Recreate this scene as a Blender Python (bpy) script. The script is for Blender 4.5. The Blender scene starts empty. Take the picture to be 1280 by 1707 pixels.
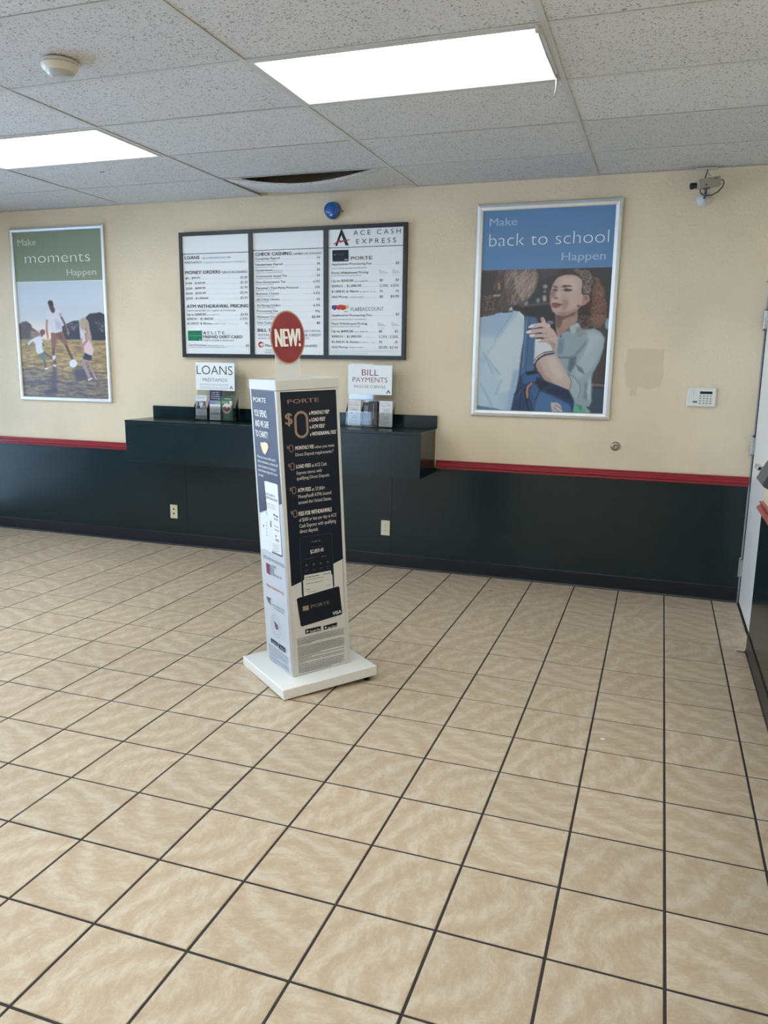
import bpy, bmesh, math, random
import numpy as np
from mathutils import Matrix, Vector
random.seed(7)
SC = bpy.context.scene
COL = SC.collection
PI = math.pi

# ------------------------------------------------------------------ camera
def rot3(a, b, c):
    return (Matrix.Rotation(c, 4, 'Z') @ Matrix.Rotation(b, 4, 'Y') @ Matrix.Rotation(a, 4, 'X'))
CAM_POS = Vector((0.95124689, -5.50091419, 1.5369553))
CAM_F = 1306.34
cam_data = bpy.data.cameras.new('camera')
cam_data.sensor_fit = 'HORIZONTAL'
cam_data.sensor_width = 36.0
cam_data.lens = CAM_F * 36.0 / 1280.0
cam_data.clip_start = 0.02
cam = bpy.data.objects.new('camera', cam_data)
CAM_M = Matrix.Translation(CAM_POS) @ rot3(math.radians(79.14866327), math.radians(-0.76983262), math.radians(19.31522913))
cam.matrix_world = CAM_M
COL.objects.link(cam)
SC.camera = cam

# ------------------------------------------------------------------ world, daylight, exposure
world = bpy.data.worlds.new('sky')
world.use_nodes = True
SC.world = world
wn = world.node_tree
bg = wn.nodes['Background']
geo = wn.nodes.new('ShaderNodeTexCoord'); sep = wn.nodes.new('ShaderNodeSeparateXYZ'); wr = wn.nodes.new('ShaderNodeValToRGB')
wn.links.new(geo.outputs['Generated'], sep.inputs[0]); wn.links.new(sep.outputs['Z'], wr.inputs[0])
wr.color_ramp.elements[0].position = 0.0; wr.color_ramp.elements[0].color = (0.74, 0.86, 1.0, 1)
wr.color_ramp.elements[1].position = 0.7; wr.color_ramp.elements[1].color = (0.42, 0.64, 1.0, 1)
wn.links.new(wr.outputs[0], bg.inputs['Color'])
bg.inputs['Strength'].default_value = 3.5
SC.view_settings.view_transform = 'Standard'
SC.view_settings.look = 'None'
SC.view_settings.gamma = 1.0
SC.view_settings.use_curve_mapping = False
SC.view_settings.exposure = 0.60

sun = bpy.data.lights.new('sun', 'SUN'); sun.energy = 25.0; sun.angle = .01; sun.color = (.74, .87, 1.0)
sun_o = bpy.data.objects.new('sun', sun); sun_o.rotation_euler = (math.radians(-38), math.radians(14), 0); COL.objects.link(sun_o)   # high, from beyond the back wall: lights the pavement outside
SC.cycles.diffuse_bounces = 6
SC.cycles.caustics_reflective = False
SC.cycles.caustics_refractive = False
def portal(name, loc, rot, sx, sy):
    l = bpy.data.lights.new(name, 'AREA'); l.shape = 'RECTANGLE'; l.size = sx; l.size_y = sy
    l.cycles.is_portal = True
    o = bpy.data.objects.new(name, l); o.location = loc; o.rotation_euler = rot; COL.objects.link(o)
LW = -5.25     # left wall
FW = -8.0      # wall behind the camera
portal('daylight_left', (LW - .1, -3.76, 1.14), (0, -PI / 2, 0), 2.22, 7.28)
portal('daylight_front', (-4.475, FW - .1, 1.27), (PI / 2, 0, 0), 1.15, 2.48)

# ------------------------------------------------------------------ helpers
def lin(c):
    c = c / 255.0
    return c / 12.92 if c <= 0.04045 else ((c + 0.055) / 1.055) ** 2.4
def rgb(r, g, b): return (lin(r), lin(g), lin(b), 1.0)
MATS = {}
def mat(name, col, rough=.5, metal=0., spec=.5, bump=None, emit=None, coat=0.):
    if name in MATS: return MATS[name]
    m = bpy.data.materials.new(name); m.use_nodes = True
    nt = m.node_tree; b = nt.nodes['Principled BSDF']
    b.inputs['Base Color'].default_value = rgb(*col)
    b.inputs['Roughness'].default_value = rough; b.inputs['Metallic'].default_value = metal
    b.inputs['Specular IOR Level'].default_value = spec; b.inputs['Coat Weight'].default_value = coat
    if bump:
        sc_, dist, detail = bump
        tc = nt.nodes.new('ShaderNodeTexCoord'); n = nt.nodes.new('ShaderNodeTexNoise'); bp = nt.nodes.new('ShaderNodeBump')
        n.inputs['Scale'].default_value = sc_; n.inputs['Detail'].default_value = detail
        bp.inputs['Distance'].default_value = dist
        nt.links.new(tc.outputs['Object'], n.inputs['Vector']); nt.links.new(n.outputs['Fac'], bp.inputs['Height']); nt.links.new(bp.outputs['Normal'], b.inputs['Normal'])
    if emit:
        b.inputs['Emission Color'].default_value = rgb(*emit[0]); b.inputs['Emission Strength'].default_value = emit[1]
    MATS[name] = m
    return m

def link(name, me, m=None, parent=None, label=None, cat=None, group=None, kind=None):
    o = bpy.data.objects.new(name, me)
    COL.objects.link(o)
    if m is not None and me is not None and len(me.materials) == 0: me.materials.append(m)
    if parent is not None: o.parent = parent
    if label: o['label'] = label
    if cat: o['category'] = cat
    if group: o['group'] = group
    if kind: o['kind'] = kind
    return o
def thing(name, label, cat, loc=(0, 0, 0), rotz=0, group=None):
    o = link(name, None, None, None, label, cat, group)
    o.location = loc; o.rotation_euler = (0, 0, rotz); o.empty_display_size = .1
    return o
def bm_mesh(name, bm, smooth=False):
    me = bpy.data.meshes.new(name)
    if smooth:
        for f in bm.faces: f.smooth = True
    bm.to_mesh(me); bm.free()
    return me
def add_box(bm, x0, x1, y0, y1, z0, z1, bev=0, seg=2, mtx=None):
    r = bmesh.ops.create_cube(bm, size=1)
    vs = r['verts']
    for v in vs:
        v.co = Vector((x0 + (v.co.x + .5) * (x1 - x0), y0 + (v.co.y + .5) * (y1 - y0), z0 + (v.co.z + .5) * (z1 - z0)))
    if bev:
        es = list({e for v in vs for e in v.link_edges})
        rr = bmesh.ops.bevel(bm, geom=es, offset=bev, segments=seg, affect='EDGES', profile=.5)
        vs = list({v for f in rr['faces'] for v in f.verts} | {v for v in vs if v.is_valid})
    if mtx is not None: bmesh.ops.transform(bm, matrix=mtx, verts=vs)
    return vs
def box(name, x0, x1, y0, y1, z0, z1, m, parent=None, bev=0, seg=2, **kw):
    bm = bmesh.new(); add_box(bm, x0, x1, y0, y1, z0, z1, bev, seg)
    return link(name, bm_mesh(name, bm), m, parent, **kw)
def add_lathe(bm, prof, n=32, mtx=None):
    rings = []
    for r, z in prof:
        if r < 1e-6: rings.append([bm.verts.new((0, 0, z))])
        else: rings.append([bm.verts.new((r * math.cos(2 * PI * k / n), r * math.sin(2 * PI * k / n), z)) for k in range(n)])
    for a, b in zip(rings, rings[1:]):
        for k in range(n):
            k2 = (k + 1) % n
            if len(a) == 1 and len(b) == 1: continue
            if len(a) == 1: bm.faces.new((a[0], b[k2], b[k]))
            elif len(b) == 1: bm.faces.new((a[k], a[k2], b[0]))
            else: bm.faces.new((a[k], a[k2], b[k2], b[k]))
    vs = [v for r in rings for v in r]
    if mtx is not None: bmesh.ops.transform(bm, matrix=mtx, verts=vs)
    bmesh.ops.recalc_face_normals(bm, faces=bm.faces)
    return vs
def lathe(name, prof, m, parent=None, n=32, mtx=None, smooth=True, **kw):
    bm = bmesh.new(); add_lathe(bm, prof, n, mtx)
    me = bm_mesh(name, bm, smooth)
    if smooth:
        me.set_sharp_from_angle(angle=math.radians(40))
    return link(name, me, m, parent, **kw)
def tube(name, pts, r, m, parent=None, n=10, **kw):
    bm = bmesh.new(); add_tube(bm, pts, r, n)
    return link(name, bm_mesh(name, bm, True), m, parent, **kw)
def add_tube(bm, pts, r, n=10):
    P = [Vector(p) for p in pts]; rings = []
    up = Vector((.13, .21, 1)).normalized()
    for i, p in enumerate(P):
        d = (P[min(i + 1, len(P) - 1)] - P[max(i - 1, 0)]).normalized()
        a = d.cross(up)
        if a.length < .05: a = d.cross(Vector((1, 0, 0)))
        a.normalize(); b = d.cross(a)
        rings.append([bm.verts.new(p + a * r * math.cos(2 * PI * k / n) + b * r * math.sin(2 * PI * k / n)) for k in range(n)])
    for a, b in zip(rings, rings[1:]):
        for k in range(n): bm.faces.new((a[k], a[(k + 1) % n], b[(k + 1) % n], b[k]))
    bm.faces.new(rings[0]); bm.faces.new(rings[-1][::-1])
    bmesh.ops.recalc_face_normals(bm, faces=bm.faces)
def prism(name, prof, axis, a, b, m, parent=None, **kw):
    """2-D profile (u,v) extruded along an axis: 'x' -> (t,u,v), 'y' -> (u,t,v), 'z' -> (u,v,t)"""
    bm = bmesh.new()
    f = {'x': lambda u, v, t: (t, u, v), 'y': lambda u, v, t: (u, t, v), 'z': lambda u, v, t: (u, v, t)}[axis]
    A = [bm.verts.new(f(u, v, a)) for u, v in prof]; B = [bm.verts.new(f(u, v, b)) for u, v in prof]
    n = len(prof)
    for k in range(n): bm.faces.new((A[k], A[(k + 1) % n], B[(k + 1) % n], B[k]))
    bm.faces.new(A[::-1]); bm.faces.new(B)
    bmesh.ops.recalc_face_normals(bm, faces=bm.faces)
    return link(name, bm_mesh(name, bm), m, parent, **kw)

# ---- flat print (lettering, rules, colour fields), laid on a plane: x = across, y = up, z = out of the surface
FONT_C = bpy.data.curves.new('type', 'FONT'); FONT_C.resolution_u = 2; FONT_C.size = 1.0
FONT_O = bpy.data.objects.new('type', FONT_C)
def text_geo(s, bold, res=2):
    FONT_C.body = s; FONT_C.offset = min(bold, 0) * .018; FONT_C.resolution_u = res
    me = FONT_O.to_mesh()
    v = np.empty(len(me.vertices) * 3, 'f'); me.vertices.foreach_get('co', v); v = v.reshape(-1, 3)[:, :2].copy()
    f = [tuple(p.vertices) for p in me.polygons]
    FONT_O.to_mesh_clear()
    return v, f
_hv, _hf = text_geo('H', 0); CAPH = float(_hv[:, 1].max())
_cache = {}
def print_geo(items):
    V = []; F = []; rng = random.Random(3)
    def add(vs, fs):
        o = len(V); V.extend(vs); F.extend([tuple(i + o for i in f) for f in fs])
    for it in items:
        k = it[0]
        if k == 't':
            _, s, x0, z0, x1, z1, cap, bold = it
            v, f = text_geo(s, bold, 5 if cap > .03 else 2)
            if len(v) == 0: continue
            mn, mx = v[:, 0].min(), v[:, 0].max()
            L = math.hypot(x1 - x0, z1 - z0); cx, sx = (x1 - x0) / L, (z1 - z0) / L
            u = (v[:, 0] - mn) / (mx - mn) * L; w = v[:, 1] / CAPH * cap
            u = u * (1 - .045 * bold * cap / L) if bold > 0 else u
            for d_ in ((0, .5, 1) if bold > .6 else (0, 1)) if bold > 0 else (0,):
                e_ = d_ * .045 * bold * cap
                add([(x0 + (a + e_) * cx, z0 + (a + e_) * sx + b, d_ * .00009) for a, b in zip(u.tolist(), w.tolist())], f)
        elif k == 'p':
            pts = it[1]
            if sum(a[0] * b[1] - b[0] * a[1] for a, b in zip(pts, pts[1:] + pts[:1])) < 0: pts = pts[::-1]
            bm = bmesh.new(); bm.faces.new([bm.verts.new((a, b, 0)) for a, b in pts])
            bmesh.ops.triangulate(bm, faces=bm.faces); bm.verts.index_update()
            add([tuple(v.co) for v in bm.verts], [tuple(v.index for v in f.verts) for f in bm.faces]); bm.free()
        elif k == 'r':
            _, x0, z0, x1, z1 = it
            add([(x0, z0, 0), (x1, z0, 0), (x1, z1, 0), (x0, z1, 0)], [(0, 1, 2, 3)])
        elif k == 'l':
            _, x0, z0, x1, z1, w, dash = it
            L = math.hypot(x1 - x0, z1 - z0); cx, sx = (x1 - x0) / L, (z1 - z0) / L; nx, nz = -sx * w / 2, cx * w / 2
            segs = [(0, L)]
            if dash:
                segs = []; a = 0
                while a < L:
                    b = min(L, a + w * rng.uniform(2.0, 5.5)); segs.append((a, b)); a = b + w * .8
            for a, b in segs:
                p = (x0 + cx * a, z0 + sx * a); q = (x0 + cx * b, z0 + sx * b)
                add([(p[0] - nx, p[1] - nz, 0), (q[0] - nx, q[1] - nz, 0), (q[0] + nx, q[1] + nz, 0), (p[0] + nx, p[1] + nz, 0)], [(0, 1, 2, 3)])
        elif k == 'c':
            _, x, z, r = it
            add([(x + r * math.cos(2 * PI * i / 20), z + r * math.sin(2 * PI * i / 20), 0) for i in range(20)], [tuple(range(20))])
        elif k == 'z':
            # a condensed zero: ring with straight sides and round ends
            _, x0, z0, x1, z1, tt = it; n = 12; rings_ = []
            for ins in (0, tt):
                a0, b0, a1, b1 = x0 + ins, z0 + ins, x1 - ins, z1 - ins; r = (a1 - a0) / 2
                rings_.append([(a0 + r + r * math.cos(t_), b1 - r + r * math.sin(t_), 0) for t_ in [PI * i_ / n for i_ in range(n + 1)]] + [(a0 + r - r * math.cos(t_), b0 + r - r * math.sin(t_), 0) for t_ in [PI * i_ / n for i_ in range(n + 1)]])
            m_ = len(rings_[0]); add(rings_[0] + rings_[1], [(i_, (i_ + 1) % m_, m_ + (i_ + 1) % m_, m_ + i_) for i_ in range(m_)])
        elif k == 'o':
            _, x, z, r, r2 = it; n = 36
            add([(x + q * math.cos(2 * PI * i / n), z + q * math.sin(2 * PI * i / n), 0) for q in (r, r2) for i in range(n)], [(i, (i + 1) % n, n + (i + 1) % n, n + i) for i in range(n)])
    return V, F
PLANE = {'wall': Matrix(((1, 0, 0, 0), (0, 0, -1, 0), (0, 1, 0, 0), (0, 0, 0, 1))), 'left': Matrix(((0, 0, -1, 0), (-1, 0, 0, 0), (0, 1, 0, 0), (0, 0, 0, 1)))}
def print_on(name, items, m, parent, plane='wall', at=0., label=None, shift=(0, 0)):
    V, F = print_geo(items)
    me = bpy.data.meshes.new(name); me.from_pydata([(a - shift[0], b - shift[1], c) for a, b, c in V], [], F); me.update()
    o = link(name, me, m, parent)
    T = Matrix.Translation((0, at, 0)) if plane == 'wall' else Matrix.Translation((at, 0, 0))
    o.matrix_basis = T @ PLANE[plane]
    if label: o['label'] = label
    if len(items) > 1 or len(me.polygons) > 60: o['kind'] = 'stuff'      # printed matter, too small to pick apart
    return o

DATA = {
 'm_dark': [['t','LOANS',-2.6195,2.2964,-2.4871,2.2964,0.0237,1.2],['t','MONEY ORDERS',-2.618,2.1856,-2.3065,2.1856,0.0238,1.2],['t','$0 - $99.99',-2.6178,2.1484,-2.4857,2.1484,0.0154,0.2],['t','$1.09',-2.1322,2.1444,-2.0729,2.1444,0.0164,0.2],['t','$100 - $249.99',-2.6171,2.1094,-2.4436,2.1094,0.0155,0.2],['t','$1.29',-2.1331,2.1074,-2.0737,2.1074,0.0165,0.2],['t','$250 - $499.99',-2.6163,2.0713,-2.4407,2.0713,0.0156,0.2],['t','$1.99',-2.134,2.0696,-2.0745,2.0696,0.0165,0.2],['t','$500 - $749.99',-2.6155,2.0333,-2.4387,2.0333,0.0156,0.2],['t','$2.99',-2.1349,2.0324,-2.0753,2.0324,0.0166,0.2],['t','$750 - $1,000.00',-2.6147,1.9958,-2.4183,1.9958,0.0156,0.2],['t','$3.29',-2.1359,1.9937,-2.0762,1.9937,0.0166,0.2],['t','ATM WITHDRAWAL PRICING',-2.6154,1.9307,-2.0711,1.9307,0.025,1.2],['t','Up to $300.00',-2.616,1.8727,-2.4458,1.8727,0.0172,0.2],['t','$3.95',-2.1372,1.8709,-2.0773,1.8709,0.0167,0.2],['t','$300.01 - $1,000.00',-2.6156,1.8395,-2.3816,1.8395,0.0165,0.2],['t','2.25%',-2.1428,1.8388,-2.078,1.8388,0.0154,0.2],['t','$1,000.01 & Above',-2.6153,1.8049,-2.3995,1.8049,0.0165,0.2],['t','3%',-2.103,1.8049,-2.0747,1.8049,0.0154,0.2],['t','E L I T E',-2.4338,1.7313,-2.2851,1.7313,0.0214,-0.2],['p',[[-2.4743,1.7297],[-2.46,1.7541],[-2.4456,1.7298],[-2.4541,1.7297],[-2.4604,1.7419],[-2.4676,1.7297]]],['t','PREPAID DEBIT CARD',-2.4737,1.6998,-2.1298,1.6998,0.0215,0.8],['t','Card Purchase',-2.6114,1.6399,-2.447,1.6399,0.0152,0.2],['t','$3',-2.0987,1.6374,-2.0718,1.6374,0.0162,0.4],['t','CHECK CASHING',-2.0022,2.3038,-1.7024,2.3038,0.0239,1.2],['t','Computer Payroll',-2.002,2.2764,-1.8021,2.2764,0.0152,0.2],['t','3%',-1.4993,2.2715,-1.4727,2.2715,0.0153,0.2],['t','Handwritten Payroll',-2.0015,2.2332,-1.7787,2.2332,0.0152,0.2],['t','3%',-1.4994,2.229,-1.4728,2.229,0.0154,0.2],['t','Government',-2.0009,2.1919,-1.86,2.1919,0.0153,0.2],['t','3%',-1.4995,2.1877,-1.4729,2.1877,0.0154,0.2],['t','Government Issued Tax',-2.0004,2.1494,-1.7406,2.1494,0.0153,0.2],['t','3%',-1.4997,2.1462,-1.473,2.1462,0.0155,0.2],['t','Non-Government Tax',-1.9998,2.1064,-1.7534,2.1064,0.0153,0.2],['t','6.5%',-1.5266,2.1036,-1.4731,2.1036,0.0156,0.2],['t','Personal / Two Party Personal',-1.9993,2.0635,-1.6507,2.0635,0.0154,0.2],['t','10%',-1.5133,2.0624,-1.4731,2.0624,0.0156,0.2],['t','Business Checks',-1.9987,2.0227,-1.809,2.0227,0.0154,0.2],['t','3.5%',-1.5269,2.0201,-1.4732,2.0201,0.0157,0.2],['t','All Other Checks',-1.9982,1.9798,-1.8045,1.9798,0.0154,0.2],['t','6%',-1.5002,1.9779,-1.4733,1.9779,0.0156,0.2],['t','All Money Orders',-1.9976,1.9361,-1.7977,1.9361,0.0155,0.2],['t','6.5%',-1.5273,1.9342,-1.4734,1.9342,0.0157,0.2],['t','Processing Fee',-1.997,1.8956,-1.821,1.8956,0.0155,0.2],['t','99¢',-1.5139,1.8912,-1.4735,1.8912,0.0157,0.2],['t','Minimum Charge',-1.9965,1.8522,-1.8002,1.8522,0.0156,0.2],['t','$2.99',-1.5412,1.8503,-1.4736,1.8503,0.0159,0.2],['t','New Customer Fee',-1.9959,1.8095,-1.7788,1.8095,0.0156,0.2],['t','$3',-1.5007,1.8072,-1.4737,1.8072,0.0158,0.2],['t','BILL PAYMENTS',-1.9936,1.7498,-1.6736,1.7498,0.0235,1.1],['t','Money',-1.9311,1.638,-1.8326,1.638,0.0183,0],['t','A C E   C A S H',-1.2131,2.4234,-0.856,2.4234,0.0323,-0.25],['t','E X P R E S S',-1.1904,2.3638,-0.8907,2.3638,0.0325,-0.25],['p',[[-1.3096,2.4666],[-1.3007,2.4674],[-1.2479,2.356],[-1.2731,2.3556],[-1.3047,2.4279],[-1.3251,2.39],[-1.3373,2.3553],[-1.3538,2.3546]]],['p',[[-1.3765,2.3262],[-1.2511,2.3253],[-1.2494,2.2458],[-1.3751,2.2468]]],['t','Application Processing Fee',-1.3813,2.2203,-1.0715,2.2203,0.0147,0.2],['t','$3',-0.8895,2.2172,-0.8633,2.2172,0.0161,0.3],['t','Application Processing Fee',-1.381,1.8603,-1.0676,1.8603,0.015,0.2],['t','$3',-0.8835,1.8644,-0.857,1.8644,0.0165,0.3],['t','Porte Withdrawal Pricing',-1.3812,2.1593,-1.0957,2.1593,0.0154,0.2],['t','Flare Withdrawal Pricing',-1.3809,1.8001,-1.1009,1.8001,0.0157,0.2],['t','Up to $500.00',-1.3812,2.1032,-1.2124,2.1032,0.0161,0.25],['t','$0',-1.0093,2.1017,-0.984,2.1017,0.0163,0.3],['t','$3',-0.8888,2.1018,-0.8639,2.1018,0.0162,0.3],['t','$500.01 - $1,000.00',-1.3811,2.0669,-1.1509,2.0669,0.0161,0.25],['t','2.25%',-1.0088,2.0632,-0.9456,2.0632,0.0164,0.3],['t','2.25%',-0.9258,2.0636,-0.8632,2.0636,0.0163,0.3],['t','$1,000.01 & Above',-1.3811,2.0289,-1.1689,2.0289,0.0161,0.25],['t','3%',-1.0084,2.0271,-0.983,2.0271,0.0164,0.3],['t','3%',-0.8876,2.0258,-0.8625,2.0258,0.0163,0.3],['t','Add Money',-1.3811,1.9905,-1.2528,1.9905,0.0162,0.25],['t','$0',-1.0079,1.9888,-0.9825,1.9888,0.0165,0.3],['t','$3.95',-0.9246,1.9886,-0.8619,1.9886,0.0164,0.3],['t','Up to $400.00',-1.3809,1.7453,-1.2115,1.7453,0.0164,0.25],['t','$0',-1.0101,1.7443,-0.9845,1.7443,0.0167,0.3],['t','$3',-0.8894,1.7444,-0.8642,1.7444,0.0166,0.3],['t','$400.01 - $1,000.00',-1.3808,1.7082,-1.1479,1.7082,0.0165,0.25],['t','2.25%',-1.0096,1.7065,-0.9456,1.7065,0.0168,0.3],['t','2.25%',-0.9269,1.7061,-0.8635,1.7061,0.0167,0.3],['t','$1,000.01 & Above',-1.3808,1.6689,-1.1682,1.6689,0.0165,0.25],['t','3%',-1.0091,1.6692,-0.9834,1.6692,0.0168,0.3],['t','3%',-0.8881,1.6686,-0.8628,1.6686,0.0167,0.3],['t','Add Money',-1.3808,1.6313,-1.2511,1.6313,0.0166,0.25],['t','$3.00',-1.0086,1.6313,-0.9445,1.6313,0.0169,0.3],['t','$3.95',-0.9257,1.6307,-0.8622,1.6307,0.0168,0.3],['t','VISA',-1.2821,1.8896,-1.2572,1.8896,0.0087,1.2],['t','FLARE',-1.2283,1.8967,-1.144,1.8967,0.0261,-0.45]],
 'm_grey': [['t','SEE COMPLIANCE FIXTURE',-2.4621,2.2961,-2.2147,2.2961,0.0111,0],['t','PRÉSTAMOS',-2.62,2.2631,-2.4691,2.2631,0.0168,0.4],['t','CONSULTE EL CRONOGRAMA DE CUMPLIMIENTO',-2.4607,2.2638,-2.087,2.2638,0.0083,0],['t','GIROS DE DINERO',-2.2934,2.1845,-2.0744,2.1845,0.0165,0.4],['t','COSTO DE RETIRO EN CAJERO AUTOMÁTICO',-2.6157,1.9034,-2.1795,1.9034,0.0121,0.1],['t','hasta $300.00',-2.4374,1.874,-2.3241,1.874,0.0078,0],['t','$1,000.01 y más',-2.3928,1.8055,-2.2707,1.8055,0.0078,0],['t','TARJETA DE DÉBITO PREPAGADA',-2.4744,1.6779,-2.1999,1.6779,0.0108,0],['t','Minimum $10 Load',-2.4385,1.6399,-2.2978,1.6399,0.0086,0],['t','COMPRA DE TARJETA $10.00 DE CARGA MÍNIMA DE $10',-2.611,1.6268,-2.2716,1.6268,0.0066,0],['t','CAMBIO DE CHEQUES',-1.6923,2.3025,-1.4608,2.3025,0.0142,0.4],['t','NÓMINA DE COMPUTADORA',-2.0023,2.2617,-1.8313,2.2617,0.0063,0],['t','NÓMINA ESCRITA A MANO',-2.0018,2.2189,-1.8414,2.2189,0.0063,0],['t','CHEQUES DEL GOBIERNO (NO FISCAL)',-2.0012,2.1778,-1.783,2.1778,0.0063,0],['t','CHEQUES FISCALES DEL GOBIERNO',-2.0006,2.1359,-1.7843,2.1359,0.0063,0],['t','FISCALES NO GOBIERNO',-2.0001,2.0933,-1.8498,2.0933,0.0064,0],['t','PERSONAL / CONJUNTO',-1.9995,2.0511,-1.8504,2.0511,0.0064,0],['t','CHEQUES A UN NEGOCIO',-1.999,2.0089,-1.8444,2.0089,0.0064,0],['t','OTROS CHEQUES',-1.9984,1.9661,-1.8922,1.9661,0.0064,0],['t','OTROS GIROS DE DINERO',-1.9978,1.9234,-1.8412,1.9234,0.0065,0],['t','CARGO DE PROCESAMIENTO',-1.9973,1.8814,-1.8219,1.8814,0.0065,0],['t','CARGO MÍNIMO POR SERVICIO',-1.9967,1.8394,-1.8041,1.8394,0.0065,0],['t','CARGO PARA NUEVOS CLIENTES',-1.9961,1.7973,-1.7899,1.7973,0.0065,0],['t','(non-tax)',-1.8542,2.1905,-1.7792,2.1905,0.0082,0],['t','PAGO DE CUENTAS',-1.6663,1.7494,-1.471,1.7494,0.0128,0.2],['t','WATER, GAS, ELECTRIC, PHONE, CREDIT',-1.992,1.7167,-1.4654,1.7167,0.0171,0],['t','AGUA, GAS, ELECTRICIDAD, CRÉDITO',-1.9909,1.6948,-1.5641,1.6948,0.0125,-0.1],['t','TRANSFERS',-1.6164,1.6372,-1.4977,1.6372,0.0168,0.2],['t','money transfers',-1.9315,1.6097,-1.7923,1.6097,0.0111,0],['t','ENVÍOS DE DINERO',-1.9326,1.5887,-1.7778,1.5887,0.0118,-0.1],['t','PORTE',-1.3386,2.2911,-1.2871,2.2911,0.0079,0.5],['p',[[-1.3634,2.299],[-1.3496,2.2992],[-1.3496,2.2894],[-1.3634,2.2892]]],['t','CARGO POR PROCESAMIENTO DE SOLICITUD',-1.3826,2.1943,-1.1115,2.1943,0.0079,0],['t','CARGO POR PROCESAMIENTO DE SOLICITUD',-1.3823,1.8333,-1.108,1.8333,0.0081,0],['t','COSTO DE RETIRO DE CUENTA PORTE',-1.3826,2.1425,-1.1535,2.1425,0.0074,0],['t','COSTO DE RETIRO DE CUENTA FLARE',-1.3823,1.7833,-1.1553,1.7833,0.0076,0],['l',-1.0143,2.1772,-0.9957,2.1772,0.0022,1],['l',-1.0142,2.1679,-0.9691,2.1679,0.0022,1],['l',-1.0141,2.1587,-0.9544,2.1587,0.0022,1],['l',-0.9138,2.1784,-0.8954,2.1784,0.0022,1],['l',-0.9136,2.1692,-0.869,2.1692,0.0022,1],['l',-0.9135,2.16,-0.8545,2.16,0.0022,1],['l',-1.019,1.8116,-1.0002,1.8116,0.0022,1],['l',-1.0189,1.8024,-0.9732,1.8024,0.0022,1],['l',-1.0188,1.7931,-0.9583,1.7931,0.0022,1],['l',-0.9145,1.8126,-0.8959,1.8126,0.0022,1],['l',-0.9144,1.8034,-0.8692,1.8034,0.0022,1],['l',-0.9142,1.7942,-0.8544,1.7942,0.0022,1],['t','hasta $500.00',-1.2042,2.1019,-1.0985,2.1019,0.0074,0],['t','$1,000.01 y más',-1.1607,2.0278,-1.0392,2.0278,0.0073,0],['t','AGREGAR DINERO',-1.2446,1.9903,-1.1298,1.9903,0.0074,0],['t','hasta $400.00',-1.2032,1.747,-1.0962,1.747,0.0075,0],['t','$1,000.01 y más',-1.1599,1.6715,-1.0369,1.6715,0.0076,0],['t','AGREGAR DINERO',-1.2427,1.6339,-1.1266,1.6339,0.0076,0],['t','ACCOUNT',-1.1419,1.8969,-0.9772,1.8969,0.0259,-0.45]],
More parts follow.
